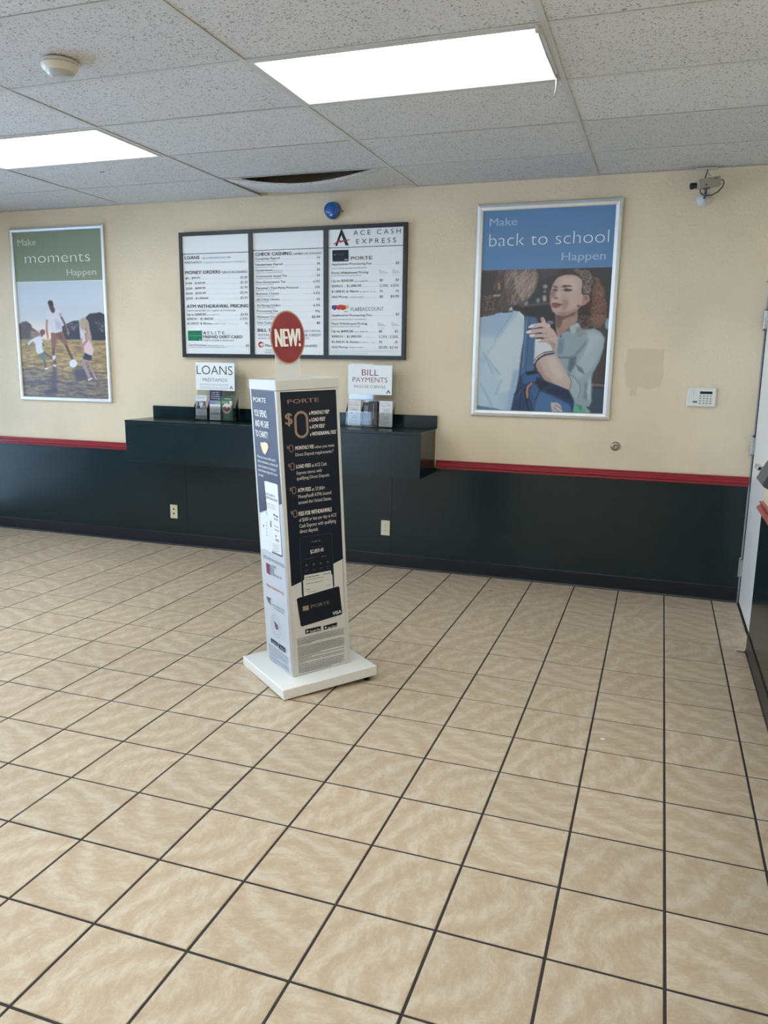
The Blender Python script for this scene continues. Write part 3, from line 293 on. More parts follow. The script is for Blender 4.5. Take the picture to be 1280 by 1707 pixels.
PIC_SCHOOL = [["p",[58,60,66],0,[-18,-29,1020,-7,1025,1026,-20,1051]],["p",[74,72,76],6,[450,0,660,-1,642,32,470,75]],["p",[40,46,54],5,[250,262,593,251,625,417,561,417,449,331,340,311]],["p",[92,84,82],2,[314,245,570,227,573,242,315,263]],["p",[150,152,142],2,[524,121,522,129,516,134,507,136,498,134,491,128,488,121,490,113,496,108,505,106,514,108,521,114]],["p",[120,124,120],2,[518,156,517,162,513,166,507,167,501,165,496,161,494,156,496,150,500,146,505,144,511,146,516,150]],["p",[168,160,142],2,[520,203,519,215,514,224,506,228,499,224,493,215,490,203,491,191,496,182,503,178,511,182,517,191]],["p",[120,145,165],2,[470,217,468,225,463,231,457,234,450,231,444,225,442,216,443,208,448,202,455,199,462,202,467,208]],["p",[140,150,155],2,[379,230,377,240,372,248,363,251,354,248,348,240,345,230,346,219,352,212,361,209,369,212,376,219]],["p",[110,122,130],2,[588,369,584,376,574,381,559,383,544,381,533,376,528,369,532,363,542,358,557,356,572,358,583,363]],["p",[140,165,180],2,[1004,381,1003,402,998,417,991,423,982,417,975,402,971,381,972,360,977,344,984,339,993,344,1000,360]],["p",[70,66,70],6,[908,418,1011,418,1017,777,883,798]],["p",[112,106,108],2,[893,790,1008,796,1009,813,894,809]],["p",[58,78,98],4,[895,827,1010,825,1008,1008,887,1010]],["p",[66,54,56],3,[580,54,620,17,702,-3,796,7,881,45,931,102,957,176,981,260,981,325,957,381,965,418,908,418,846,418,833,460,787,476,747,427,763,351,748,295,757,192]],["p",[88,66,64],5,[846,54,903,73,944,139,978,250,980,343,948,409,886,404,851,343,869,231,857,137]],["h",[134,98,86],420,8,85,1,[846,54,903,73,944,139,978,250,980,343,948,409,886,404,851,343,869,231,857,137]],["h",[46,40,46],170,7,80,1,[759,229,862,212,875,399,762,418,755,323]],["h",[128,104,98],120,7,60,1,[755,323,972,306,959,418,838,465,765,465]],["h",[150,138,134],60,5,30,1,[746,418,834,408,838,465,777,479]],["p",[146,164,174],2,[607,474,658,441,708,403,769,370,804,418,846,418,897,410,945,437,976,474,974,540,949,635,904,721,889,817,910,913,894,954,868,958,907,990,877,1010,760,1013,725,800,595,608]],["p",[165,182,190],8,[846,423,941,446,969,484,959,559,915,664,847,731,796,761,750,703,845,560]],["p",[176,190,196],8,[857,437,931,456,944,493,877,569,818,626,852,512]],["p",[92,110,126],5,[722,608,774,598,768,665,730,723,712,694]],["p",[110,128,142],3,[626,604,749,608,755,622,633,620]],["p",[104,124,140],4,[768,655,823,688,847,731,792,703]],["p",[120,140,152],5,[850,474,802,541,743,598,784,588,842,522]],["p",[120,138,150],6,[630,493,671,474,668,589,625,589]],["p",[112,132,148],5,[850,779,872,798,870,914,848,895]],["p",[182,196,200],5,[883,731,905,817,892,933,867,846]],["p",[160,132,124],3,[596,303,762,267,768,352,730,403,659,446,618,474,602,398]],["p",[112,86,84],6,[597,308,682,323,762,267,735,323,663,351,625,417,602,389]],["p",[170,140,128],6,[652,351,735,323,757,351,708,403,657,427]],["p",[190,166,158],2,[593,60,642,43,726,42,786,81,794,164,809,193,839,186,846,221,818,247,777,260,763,281,702,312,650,322,602,315,569,290,553,246,547,199,551,152,561,114]],["p",[206,184,174],12,[623,64,716,56,766,99,754,155,693,172,648,125,616,115]],["p",[204,182,172],6,[606,134,630,172,620,218,590,209]],["p",[164,134,126],8,[643,205,696,219,679,276,638,294,651,247]],["p",[150,122,116],6,[547,152,585,133,589,190,560,199,552,227]],["p",[160,130,122],5,[596,303,701,295,762,267,743,293,661,323,608,317]],["p",[198,170,160],10,[683,182,746,182,761,248,710,276,697,229]],["p",[86,66,64],2,[625,125,652,114,694,116,716,126,690,126,653,131]],["p",[92,70,68],2,[565,114,597,124,606,134,572,128]],["p",[72,56,58],2,[641,145,664,136,701,143,719,150,697,157,663,157]],["p",[88,68,68],2,[570,138,596,141,607,151,587,156,567,148]],["p",[128,94,90],2,[574,197,600,194,615,203,601,209,579,207]],["p",[134,88,90],2,[560,239,592,233,645,245,625,262,594,271,564,261]],["s",[84,56,60],5,1,[569,237,598,241,648,247]],["p",[198,168,160],3,[570,218,601,214,613,228,581,229]],["p",[172,134,124],2,[796,183,824,176,844,189,842,221,812,241,788,256,794,211]],["p",[130,94,88],3,[807,196,825,191,833,210,817,223]],["p",[60,48,50],2,[757,254,773,250,770,263,758,265]],["p",[62,54,58],2,[573,77,580,49,620,14,681,-3,775,3,849,36,879,92,863,156,845,186,818,179,796,185,782,164,786,127,787,90,756,56,705,46,643,46,601,59]],["h",[146,134,130],150,8,40,1,[681,1,828,17,868,82,849,174,792,174,791,90,747,43]],["h",[90,78,78],60,4,20,1,[573,77,580,49,620,14,681,-3,775,3,849,36,879,92,863,156,845,186,818,179,796,185,782,164,786,127,787,90,756,56,705,46,643,46,601,59]],["s",[178,150,136],7,2,[817,157,838,170]],["p",[170,188,194],1,[708,403,759,372,783,385,743,451,724,451]],["p",[92,108,120],2,[668,436,706,403,720,446,705,427]],["s",[120,138,150],4,1,[659,446,641,474,637,608]],["p",[60,74,90],1,[638,461,649,459,652,470,641,472]],["h",[140,126,122],50,5,30,1,[745,403,824,404,827,455,782,476]],["p",[168,190,210],2,[-11,332,121,304,262,287,311,289,349,320,363,368,358,532,339,707,283,1044,-32,1051]],["p",[192,206,214],5,[312,293,349,325,359,378,352,561,319,707,273,855,52,909,7,810,80,591,169,476]],["p",[158,180,204],6,[1,347,154,309,274,301,162,455,6,445]],["p",[184,202,214],8,[7,474,152,474,48,611,3,612]],["p",[150,176,204],10,[286,708,332,698,281,1004,248,1005]],["p",[178,198,214],14,[6,661,141,689,225,1005,1,1010]],["s",[154,180,202],14,12,[35,582,121,729]],["s",[154,180,202],14,12,[59,611,177,738]],["s",[154,180,202],14,12,[191,787,152,887]],["s",[154,180,202],14,12,[24,809,123,967]],["s",[140,152,166],4,1,[263,302,171,425,120,498]],["s",[206,220,228],8,2,[309,299,345,325,357,388,350,522]],["p",[90,130,165],3,[-2,970,157,987,225,1005,2,1030]],["p",[56,64,80],1,[175,292,257,287,263,295,187,302]],["p",[200,196,200],1,[218,271,252,254,262,283,230,287]],["p",[104,88,86],3,[-28,-10,104,-12,321,-8,428,-8,454,37,450,94,427,155,387,202,346,236,271,251,241,258,229,283,164,288,110,314,55,323,-11,332]],["p",[70,64,70],10,[-16,9,138,12,89,126,158,184,119,280,0,318]],["h",[152,132,126],700,7,112,0,[170,-6,428,-1,454,75,407,178,335,239,227,243,199,128]],["h",[66,58,62],420,6,105,0,[-28,-10,104,-12,321,-8,428,-8,454,37,450,94,427,155,387,202,346,236,271,251,241,258,229,283,164,288,110,314,55,323,-11,332]],["h",[176,158,150],260,5,118,0,[246,-5,434,-1,446,75,407,169,335,225,275,129]],["h",[168,148,130],60,5,70,1,[14,173,124,165,119,280,21,299]],["h",[80,68,70],80,4,80,1,[-8,163,146,165,121,309,0,318]],["p",[172,160,140],1,[135,88,147,91,156,142,143,138]],["p",[172,158,138],1,[103,172,160,169,158,184,106,189]],["p",[74,106,146],1,[356,324,395,328,449,334,464,369,457,513,448,706,441,736,332,746,341,610,355,493]],["s",[54,82,120],5,2,[401,330,394,493,386,726]],["s",[98,130,168],8,3,[374,349,370,493,360,688]],["s",[66,62,84],6,2,[355,532,341,737]],["p",[206,212,216],1,[447,484,523,498,574,522,598,570,529,582,472,628,446,669]],["s",[112,58,78],6,1,[446,640,476,605,523,578,592,568]],["s",[212,206,212],5,1,[447,650,479,613,527,587,595,576]],["s",[40,50,68],11,1,[452,669,464,644,488,617,532,595,597,583]],["s",[44,52,70],12,1,[454,669,471,698]],["p",[192,172,166],2,[468,648,499,617,541,599,600,589,627,608,674,675,712,733,742,771,739,819,733,844,640,816,541,775,489,716,468,682]],["p",[204,188,182],14,[541,609,605,608,664,695,690,762,626,763,568,686]],["p",[170,144,138],6,[469,667,489,638,538,735,629,801,541,773,489,716]],["p",[196,164,154],3,[712,742,740,773,735,829,715,820]],["p",[200,178,172],1,[499,364,532,383,573,409,605,442,620,474,620,532,610,576,589,551,566,522,524,503,498,436]],["s",[200,178,172],28,1,[498,345,519,388]],["s",[206,184,178],34,1,[420,395,495,384,544,393]],["s",[198,176,170],32,1,[401,436,487,424,572,428]],["s",[196,172,166],30,1,[422,463,500,459,585,465]],["s",[190,166,160],28,1,[480,495,534,499,598,522]],["s",[124,96,96],4,1,[422,415,518,405]],["s",[124,96,96],4,1,[424,451,541,445]],["s",[124,96,96],4,1,[458,480,554,478]],["s",[228,222,224],16,1,[399,401,422,392]],["s",[228,222,224],17,1,[384,438,407,430]],["s",[228,222,224],15,1,[409,463,435,457]],["s",[228,222,224],13,1,[464,492,485,491]],["p",[176,146,138],2,[481,333,500,331,506,355,488,359]],["p",[170,142,136],5,[555,493,610,513,607,570,579,536]],["p",[158,178,184],2,[711,725,764,751,811,794,823,847,806,900,774,896,736,839,747,788]],["s",[92,106,114],4,1,[711,725,769,753,811,799,819,847,801,898]],["s",[96,84,88],4,1,[720,733,744,771,744,809,734,841]],["p",[40,66,102],2,[272,1044,297,904,335,795,349,746,396,715,472,711,503,730,524,772,629,806,722,839,753,877,778,925,774,1032]],["p",[56,96,146],4,[352,751,397,726,484,723,504,745,482,779,428,794,369,805]],["p",[22,32,46],2,[385,719,450,708,494,723,452,733,398,741]],["p",[26,40,62],4,[475,755,541,783,586,812,502,842,467,804]],["p",[30,48,76],6,[545,841,629,813,728,848,767,925,699,897,590,870]],["p",[72,110,158],6,[502,852,591,880,745,945,772,1032,470,1039,475,931]],["p",[60,94,140],5,[434,804,478,803,502,852,464,941,427,863]],["s",[22,38,60],4,1,[510,842,474,921]],["s",[84,122,168],4,1,[416,873,453,931,479,1010]],["s",[22,36,58],5,2,[296,885,359,825,350,1012]],["s",[80,116,160],4,1,[325,904,362,844]],["s",[188,134,108],14,1,[436,800,409,824,403,863,407,903]],["s",[26,36,56],10,2,[382,844,413,962,424,1001]],["p",[190,178,180],1,[594,933,648,932,672,947,698,1015,612,1016,598,958]],["s",[44,48,58],3,1,[631,947,681,978]],["s",[44,48,58],3,1,[620,967,668,1000]],["p",[104,172,150],2,[777,940,841,953,870,991,867,1020,772,1023]],["p",[70,140,120],4,[782,935,841,953,833,992,810,963]]]
PIC_FIELD = [["p",[204,212,222],0,[-41,-19,1110,-16,1080,542,-100,562]],["p",[206,218,232],30,[-41,-19,1110,-16,1098,198,-63,204]],["p",[232,222,214],50,[101,351,392,348,414,502,5,508]],["p",[170,148,112],3,[-93,496,1083,479,1052,1062,-156,1104]],["n",[126,112,84],[204,176,124],0],["p",[160,150,110],6,[-94,500,1083,483,1082,504,-96,523]],["p",[96,84,90],5,[-9,371,39,345,93,335,144,363,154,395,201,414,238,446,234,492,-21,495]],["p",[150,130,120],12,[130,415,236,427,235,485,132,487]],["h",[90,78,82],90,7,60,1,[-7,352,103,325,160,376,243,440,222,479,7,482]],["p",[66,66,80],4,[506,385,564,359,635,336,704,332,710,491,511,495]],["p",[60,62,76],4,[782,306,831,274,894,271,945,264,1019,292,1015,498,795,501]],["h",[66,66,78],90,8,60,1,[512,359,704,326,783,294,937,261,1019,279,1007,354,527,397]],["h",[214,214,220],26,6,60,1,[564,359,703,345,688,434,526,404]],["h",[206,206,214],30,7,60,1,[874,318,999,342,985,443,910,418]],["p",[250,226,206],14,[297,426,385,425,371,496,282,497]],["p",[102,98,110],40,[7,766,374,777,457,848,544,866,605,745,725,769,938,816,1025,931,1021,1010,-19,1030]],["n",[84,82,92],[196,172,128],1],["p",[92,88,104],14,[369,725,418,723,388,937,333,945]],["p",[88,88,100],16,[613,752,753,748,774,820,632,863]],["p",[84,80,90],16,[252,947,417,909,394,970,258,981]],["p",[176,132,120],1,[326,316,351,316,339,393,345,490,327,490,313,426]],["s",[150,108,100],26,1,[505,299,539,353,569,410,575,445]],["s",[96,74,78],12,1,[500,302,530,353,557,397]],["s",[112,80,78],38,1,[394,567,387,619,398,704]],["s",[108,78,78],34,1,[534,532,568,596,607,667]],["p",[140,100,88],1,[374,433,437,437,509,421,534,474,562,522,543,545,516,534,484,504,454,488,436,501,419,565,368,569,371,496]],["p",[120,84,76],6,[436,443,489,436,520,487,485,494,451,482]],["p",[216,216,228],1,[333,256,375,238,388,262,415,272,436,249,440,228,483,233,507,258,519,293,486,305,495,359,506,418,463,432,419,437,372,433,362,387,359,319,325,326]],["p",[192,190,206],10,[429,316,496,347,502,411,439,405]],["p",[168,162,176],4,[480,271,503,264,517,296,491,302]],["p",[84,62,64],1,[368,189,422,189,424,217,438,233,434,255,415,270,391,255,379,233,372,214]],["p",[58,48,54],1,[358,176,372,161,403,159,419,173,421,198,395,208,369,202]],["s",[220,214,220],26,1,[389,718,400,724]],["s",[176,128,112],18,1,[576,435,575,451]],["s",[126,92,92],26,1,[278,608,324,637,375,655]],["s",[124,90,92],26,1,[274,674,284,707,282,743]],["p",[98,130,130],1,[209,623,269,605,284,621,286,680,266,684,233,655]],["p",[222,226,240],1,[185,476,223,466,258,469,272,517,258,556,271,605,209,624,183,597,180,531,157,509,96,546,84,530,131,500]],["p",[110,80,86],1,[244,427,259,411,286,407,305,419,301,448,279,458,262,475,246,456]],["s",[110,84,88],16,1,[81,538,73,544]],["s",[112,86,90],20,1,[271,530,278,549]],["p",[224,224,234],1,[372,636,412,631,411,651,391,678,374,665]],["s",[222,214,218],22,1,[283,750,310,746]],["s",[166,148,160],44,1,[737,664,720,697,753,748,782,807]],["s",[170,140,142],32,1,[788,676,814,734,848,811]],["p",[58,64,88],1,[755,604,831,631,818,673,771,669,723,656]],["p",[226,198,206],1,[736,414,783,420,802,490,835,534,854,585,838,631,791,621,749,603,744,561,726,510,746,458]],["s",[176,140,136],32,1,[773,445,782,503,723,555]],["s",[150,116,116],26,1,[696,571,686,591]],["p",[186,166,148],1,[713,351,730,322,761,310,794,319,815,350,822,407,838,470,831,527,815,515,789,458,779,420,754,407,729,414,718,389]],["h",[150,128,112],40,4,80,0,[721,326,806,325,832,521,798,458,750,408]],["h",[222,206,186],24,3,80,0,[730,319,798,325,828,508,800,420]],["s",[214,200,214],26,1,[777,839,812,825]],["s",[200,170,176],16,1,[852,818,868,830]],["p",[228,234,246],1,[656,699,652,712,641,724,626,732,609,736,591,733,577,726,568,714,566,701,570,687,581,675,596,667,614,664,631,666,645,673,654,685]],["s",[206,212,228],10,2,[601,687,604,689]],["s",[206,212,228],10,2,[626,699,629,701]],["s",[206,212,228],10,2,[603,716,606,718]]]


# ------------------------------------------------------------------ procedural materials
def nodes(m): return m.node_tree.nodes, m.node_tree.links, m.node_tree.nodes['Principled BSDF']
def mk_floor_tile():
    m = mat('glazed_floor_tile', (180, 160, 130), .32)
    N, L, b = nodes(m)
    g = N.new('ShaderNodeNewGeometry'); s = N.new('ShaderNodeSeparateXYZ'); L.new(g.outputs['Position'], s.inputs[0])
    def math_(op, a, b_=None, v=None):
        n = N.new('ShaderNodeMath'); n.operation = op
        if hasattr(a, 'is_output'): L.new(a, n.inputs[0])
        else: n.inputs[0].default_value = a
        if b_ is not None:
            if hasattr(b_, 'is_output'): L.new(b_, n.inputs[1])
            else: n.inputs[1].default_value = b_
        return n.outputs[0]
    cx = math_('DIVIDE', math_('SUBTRACT', s.outputs['X'], 1.07175), .2984)
    cy = math_('DIVIDE', math_('SUBTRACT', s.outputs['Y'], -.01729), .30261)
    ix, iy = math_('FLOOR', cx), math_('FLOOR', cy)
    fx, fy = math_('SUBTRACT', math_('FRACT', cx), .5), math_('SUBTRACT', math_('FRACT', cy), .5)
    cid = N.new('ShaderNodeCombineXYZ'); L.new(ix, cid.inputs[0]); L.new(iy, cid.inputs[1])
    wn_ = N.new('ShaderNodeTexWhiteNoise'); wn_.noise_dimensions = '2D'; L.new(cid.outputs[0], wn_.inputs['Vector'])
    loc = N.new('ShaderNodeCombineXYZ'); L.new(fx, loc.inputs[0]); L.new(fy, loc.inputs[1])
    q = math_('MULTIPLY', math_('FLOOR', math_('MULTIPLY', wn_.outputs['Value'], 4.0)), PI / 2)
    vr = N.new('ShaderNodeVectorRotate'); vr.rotation_type = 'Z_AXIS'; L.new(loc.outputs[0], vr.inputs['Vector']); L.new(q, vr.inputs['Angle'])
    sc = N.new('ShaderNodeSeparateColor'); L.new(wn_.outputs['Color'], sc.inputs[0])
    off = N.new('ShaderNodeCombineXYZ'); L.new(math_('MULTIPLY', math_('FLOOR', math_('MULTIPLY', sc.outputs[1], 3.0)), 7.3), off.inputs[2])
    ad = N.new('ShaderNodeVectorMath'); ad.operation = 'ADD'; L.new(vr.outputs[0], ad.inputs[0]); L.new(off.outputs[0], ad.inputs[1])
    # warp, then stretched bands that curl about the tile
    w1 = N.new('ShaderNodeTexNoise'); w1.inputs['Scale'].default_value = 2.2; w1.inputs['Detail'].default_value = 1; L.new(ad.outputs[0], w1.inputs['Vector'])
    mx = N.new('ShaderNodeMix'); mx.data_type = 'VECTOR'; mx.inputs['Factor'].default_value = .22
    L.new(ad.outputs[0], mx.inputs[4]); L.new(w1.outputs['Color'], mx.inputs[5])
    mp = N.new('ShaderNodeMapping'); mp.inputs['Scale'].default_value = (3.0, 5.2, 1); L.new(mx.outputs[1], mp.inputs['Vector'])
    n1 = N.new('ShaderNodeTexNoise'); n1.inputs['Scale'].default_value = 2.5; n1.inputs['Detail'].default_value = 10; n1.inputs['Roughness'].default_value = .76
    L.new(mp.outputs[0], n1.inputs['Vector'])
    wv = N.new('ShaderNodeTexWave'); wv.wave_type = 'RINGS'; wv.rings_direction = 'Z'; wv.inputs['Scale'].default_value = 1.15; wv.inputs['Distortion'].default_value = 3.2; wv.inputs['Detail'].default_value = 5; wv.inputs['Detail Scale'].default_value = 2.6; wv.inputs['Detail Roughness'].default_value = .72
    of2 = N.new('ShaderNodeVectorMath'); of2.operation = 'ADD'; of2.inputs[1].default_value = (.22, .55, 0); L.new(mx.outputs[1], of2.inputs[0]); L.new(of2.outputs[0], wv.inputs['Vector'])
    mxx = N.new('ShaderNodeMix'); mxx.data_type = 'FLOAT'; mxx.inputs['Factor'].default_value = .12; L.new(n1.outputs['Fac'], mxx.inputs[2]); L.new(wv.outputs['Fac'], mxx.inputs[3])
    rp = N.new('ShaderNodeValToRGB'); L.new(mxx.outputs[0], rp.inputs[0])
    e = rp.color_ramp.elements
    e[0].position = .36; e[0].color = rgb(183, 163, 138); e[1].position = .64; e[1].color = rgb(208, 197, 180)
    k = e.new(.45); k.color = rgb(190, 171, 147); k = e.new(.53); k.color = rgb(198, 182, 159)
    tint = N.new('ShaderNodeMix'); tint.data_type = 'RGBA'; tint.blend_type = 'MULTIPLY'; tint.inputs['Factor'].default_value = 1
    tr = N.new('ShaderNodeMapRange'); tr.inputs['To Min'].default_value = .93; tr.inputs['To Max'].default_value = 1.02; L.new(sc.outputs[2], tr.inputs['Value'])
    L.new(rp.outputs[0], tint.inputs[6]); L.new(tr.outputs[0], tint.inputs[7]); L.new(tint.outputs[2], b.inputs['Base Color'])
    n2 = N.new('ShaderNodeTexNoise'); n2.inputs['Scale'].default_value = 30; n2.inputs['Detail'].default_value = 4; L.new(g.outputs['Position'], n2.inputs['Vector'])
    rr = N.new('ShaderNodeMapRange'); rr.inputs['To Min'].default_value = .30; rr.inputs['To Max'].default_value = .50; L.new(n2.outputs['Fac'], rr.inputs['Value']); L.new(rr.outputs[0], b.inputs['Roughness'])
    bp = N.new('ShaderNodeBump'); bp.inputs['Distance'].default_value = .0012; bp.inputs['Strength'].default_value = .5; L.new(n2.outputs['Fac'], bp.inputs['Height']); L.new(bp.outputs[0], b.inputs['Normal'])
    return m
def mk_ceiling_tile():
    m = mat('mineral_fibre_tile', (206, 204, 200), .9, spec=.2)
    N, L, b = nodes(m)
    g = N.new('ShaderNodeNewGeometry')
    mp = N.new('ShaderNodeMapping'); mp.inputs['Scale'].default_value = (1, 1, 1); L.new(g.outputs['Position'], mp.inputs['Vector'])
    n = N.new('ShaderNodeTexNoise'); n.inputs['Scale'].default_value = 115; n.inputs['Detail'].default_value = 2; n.inputs['Distortion'].default_value = .8; L.new(mp.outputs[0], n.inputs['Vector'])
    n2 = N.new('ShaderNodeTexNoise'); n2.inputs['Scale'].default_value = 14; n2.inputs['Detail'].default_value = 2; L.new(mp.outputs[0], n2.inputs['Vector'])
    sm = N.new('ShaderNodeMath'); sm.operation = 'MULTIPLY_ADD'; sm.inputs[1].default_value = .08; L.new(n2.outputs['Fac'], sm.inputs[0]); L.new(n.outputs['Fac'], sm.inputs[2])
    rp = N.new('ShaderNodeValToRGB'); L.new(sm.outputs[0], rp.inputs[0]); e = rp.color_ramp.elements
    e[0].position = .375; e[0].color = rgb(140, 138, 136); e[1].position = .45; e[1].color = rgb(217, 216, 215)
    oi = N.new('ShaderNodeObjectInfo'); tr = N.new('ShaderNodeMapRange'); tr.inputs['To Min'].default_value = .90; tr.inputs['To Max'].default_value = 1.0; L.new(oi.outputs['Random'], tr.inputs['Value'])
    tint = N.new('ShaderNodeMix'); tint.data_type = 'RGBA'; tint.blend_type = 'MULTIPLY'; tint.inputs['Factor'].default_value = 1
    L.new(rp.outputs[0], tint.inputs[6]); L.new(tr.outputs[0], tint.inputs[7]); L.new(tint.outputs[2], b.inputs['Base Color'])
    bp = N.new('ShaderNodeBump'); bp.inputs['Distance'].default_value = .004; bp.inputs['Strength'].default_value = .7; L.new(rp.outputs[0], bp.inputs['Height']); L.new(bp.outputs[0], b.inputs['Normal'])
    return m
def mk_plaster(name, col, dirt=True):
    m = mat(name, col, .55, spec=.35)
    N, L, b = nodes(m)
    g = N.new('ShaderNodeNewGeometry')
    n = N.new('ShaderNodeTexNoise'); n.inputs['Scale'].default_value = 55; n.inputs['Detail'].default_value = 2.5; n.inputs['Distortion'].default_value = .4; L.new(g.outputs['Position'], n.inputs['Vector'])
    bp = N.new('ShaderNodeBump'); bp.inputs['Distance'].default_value = .006; bp.inputs['Strength'].default_value = .55; L.new(n.outputs['Fac'], bp.inputs['Height']); L.new(bp.outputs[0], b.inputs['Normal'])
    n2 = N.new('ShaderNodeTexNoise'); n2.inputs['Scale'].default_value = 1.7; n2.inputs['Detail'].default_value = 4; L.new(g.outputs['Position'], n2.inputs['Vector'])
    rp = N.new('ShaderNodeValToRGB'); L.new(n2.outputs['Fac'], rp.inputs[0]); e = rp.color_ramp.elements
    e[0].position = .3; e[0].color = rgb(*[c * .955 for c in col]); e[1].position = .6; e[1].color = rgb(*col); L.new(rp.outputs[0], b.inputs['Base Color'])
    return m
def mk_paint(name, col, rough=.3, spec=.5):
    """brushed semi-gloss enamel"""
    m = mat(name, col, rough, spec=spec)
    N, L, b = nodes(m)
    g = N.new('ShaderNodeNewGeometry'); mp = N.new('ShaderNodeMapping'); mp.inputs['Scale'].default_value = (3, 3, 26); L.new(g.outputs['Position'], mp.inputs['Vector'])
    n = N.new('ShaderNodeTexNoise'); n.inputs['Scale'].default_value = 3; n.inputs['Detail'].default_value = 4; L.new(mp.outputs[0], n.inputs['Vector'])
    n2 = N.new('ShaderNodeTexNoise'); n2.inputs['Scale'].default_value = 4; n2.inputs['Detail'].default_value = 3; L.new(g.outputs['Position'], n2.inputs['Vector'])
    rr = N.new('ShaderNodeMapRange'); rr.inputs['To Min'].default_value = rough - .01; rr.inputs['To Max'].default_value = rough + .02; L.new(n2.outputs['Fac'], rr.inputs['Value']); L.new(rr.outputs[0], b.inputs['Roughness'])
    bp = N.new('ShaderNodeBump'); bp.inputs['Distance'].default_value = .00012; bp.inputs['Strength'].default_value = .3; L.new(n.outputs['Fac'], bp.inputs['Height']); L.new(bp.outputs[0], b.inputs['Normal'])
    return m
def mk_glass(name, tint=(.93, .96, .96), rough=0.0, refl=1.0):
    """thin clear sheet: mostly transmits, mirrors at grazing angles"""
    m = bpy.data.materials.new(name); m.use_nodes = True
    nt = m.node_tree; nt.nodes.clear()
    o = nt.nodes.new('ShaderNodeOutputMaterial'); mx = nt.nodes.new('ShaderNodeMixShader'); t = nt.nodes.new('ShaderNodeBsdfTransparent'); g = nt.nodes.new('ShaderNodeBsdfGlossy'); f = nt.nodes.new('ShaderNodeFresnel')
    t.inputs[0].default_value = (*tint, 1); g.inputs['Roughness'].default_value = rough; f.inputs[0].default_value = 1.45
    nt.links.new(f.outputs[0], mx.inputs[0]); nt.links.new(t.outputs[0], mx.inputs[1]); nt.links.new(g.outputs[0], mx.inputs[2]); nt.links.new(mx.outputs[0], o.inputs[0])
    return m
def mk_lens():
    m = mat('prismatic_diffuser', (150, 154, 154), .4)
    N, L, b = nodes(m)
    tc = N.new('ShaderNodeTexCoord'); s = N.new('ShaderNodeSeparateXYZ'); L.new(tc.outputs['Object'], s.inputs[0])
    # two fluorescent tubes behind the sheet
    def m_(op, a, v=None):
        n = N.new('ShaderNodeMath'); n.operation = op
        if hasattr(a, 'is_output'): L.new(a, n.inputs[0])
        if v is not None: n.inputs[1].default_value = v
        return n.outputs[0]
    y = m_('ABSOLUTE', s.outputs['Y']); d = m_('ABSOLUTE', m_('SUBTRACT', y, .15))
    mr = N.new('ShaderNodeMapRange'); mr.interpolation_type = 'SMOOTHSTEP'; mr.inputs['From Min'].default_value = 0; mr.inputs['From Max'].default_value = .16; mr.inputs['To Min'].default_value = 5.2; mr.inputs['To Max'].default_value = 2.6
    L.new(d, mr.inputs['Value']); L.new(mr.outputs[0], b.inputs['Emission Strength'])
    b.inputs['Emission Color'].default_value = (.97, 1.0, .96, 1)
    v = N.new('ShaderNodeTexVoronoi'); v.inputs['Scale'].default_value = 160; bp = N.new('ShaderNodeBump'); bp.inputs['Distance'].default_value = .002; L.new(tc.outputs['Object'], v.inputs['Vector']); L.new(v.outputs['Distance'], bp.inputs['Height']); L.new(bp.outputs[0], b.inputs['Normal'])
    return m
def mk_metal(name, col, rough=.35, sc=(2, 200, 200)):
    m = mat(name, col, rough, 1.0)
    N, L, b = nodes(m)
    tc = N.new('ShaderNodeTexCoord'); mp = N.new('ShaderNodeMapping'); mp.inputs['Scale'].default_value = sc; n = N.new('ShaderNodeTexNoise'); n.inputs['Scale'].default_value = 2; n.inputs['Detail'].default_value = 3
    L.new(tc.outputs['Object'], mp.inputs[0]); L.new(mp.outputs[0], n.inputs['Vector'])
    rr = N.new('ShaderNodeMapRange'); rr.inputs['To Min'].default_value = rough - .08; rr.inputs['To Max'].default_value = rough + .1; L.new(n.outputs['Fac'], rr.inputs['Value']); L.new(rr.outputs[0], b.inputs['Roughness'])
    return m

M_TILE = mk_floor_tile()
M_CEIL = mk_ceiling_tile()
M_WALL = mk_plaster('cream_textured_paint', (229, 216, 191))
M_GREEN = mk_paint('dark_green_enamel', (6, 31, 37), .24, .5)
M_RED = mk_paint('dark_red_enamel', (152, 42, 55), .30)
M_BASE = mat('black_rubber_cove', (6, 15, 28), .35, bump=(9, .002, 3))
M_GROUT = mat('dark_grout', (54, 49, 48), .9, bump=(60, .002, 4))
M_TEE = mat('grid_white_metal', (196, 196, 192), .5)
M_DARKVOID = mat('plenum_dark', (30, 32, 36), .9, bump=(12, .01, 3))
M_WHITEM = mat('white_powder_coat', (203, 203, 200), .42, spec=.25, bump=(220, .0003, 2))
M_DOOR = mk_paint('white_door_enamel', (240, 243, 246), .35)
M_ALU = mk_metal('brushed_aluminium', (222, 225, 227), .48)
M_CHROME = mk_metal('satin_steel', (190, 192, 196), .28)
M_BLACKF = mat('black_anodised_frame', (36, 44, 54), .34, bump=(90, .0003, 2))
M_GLASS = mk_glass('window_glass')
M_ACRYL = mk_glass('clear_acrylic', (.97, .98, .985), .03)
M_BLACKP = mat('black_plastic', (22, 24, 28), .35, bump=(200, .0002, 2))
M_IVORY = mat('ivory_plastic', (222, 212, 184), .35, bump=(120, .0002, 2))
M_PAPER = mat('menu_panel_white', (236, 242, 248), .35, bump=(50, .0002, 2))
M_LENS = mk_lens()
INK = {}
def ink(key, col, rough=.45):
    INK[key] = mat('print_' + key, col, max(rough, .45), spec=.22)

# ================================================================== SETTING
H = 2.7318
XR = 1.505                       # face of the right wall
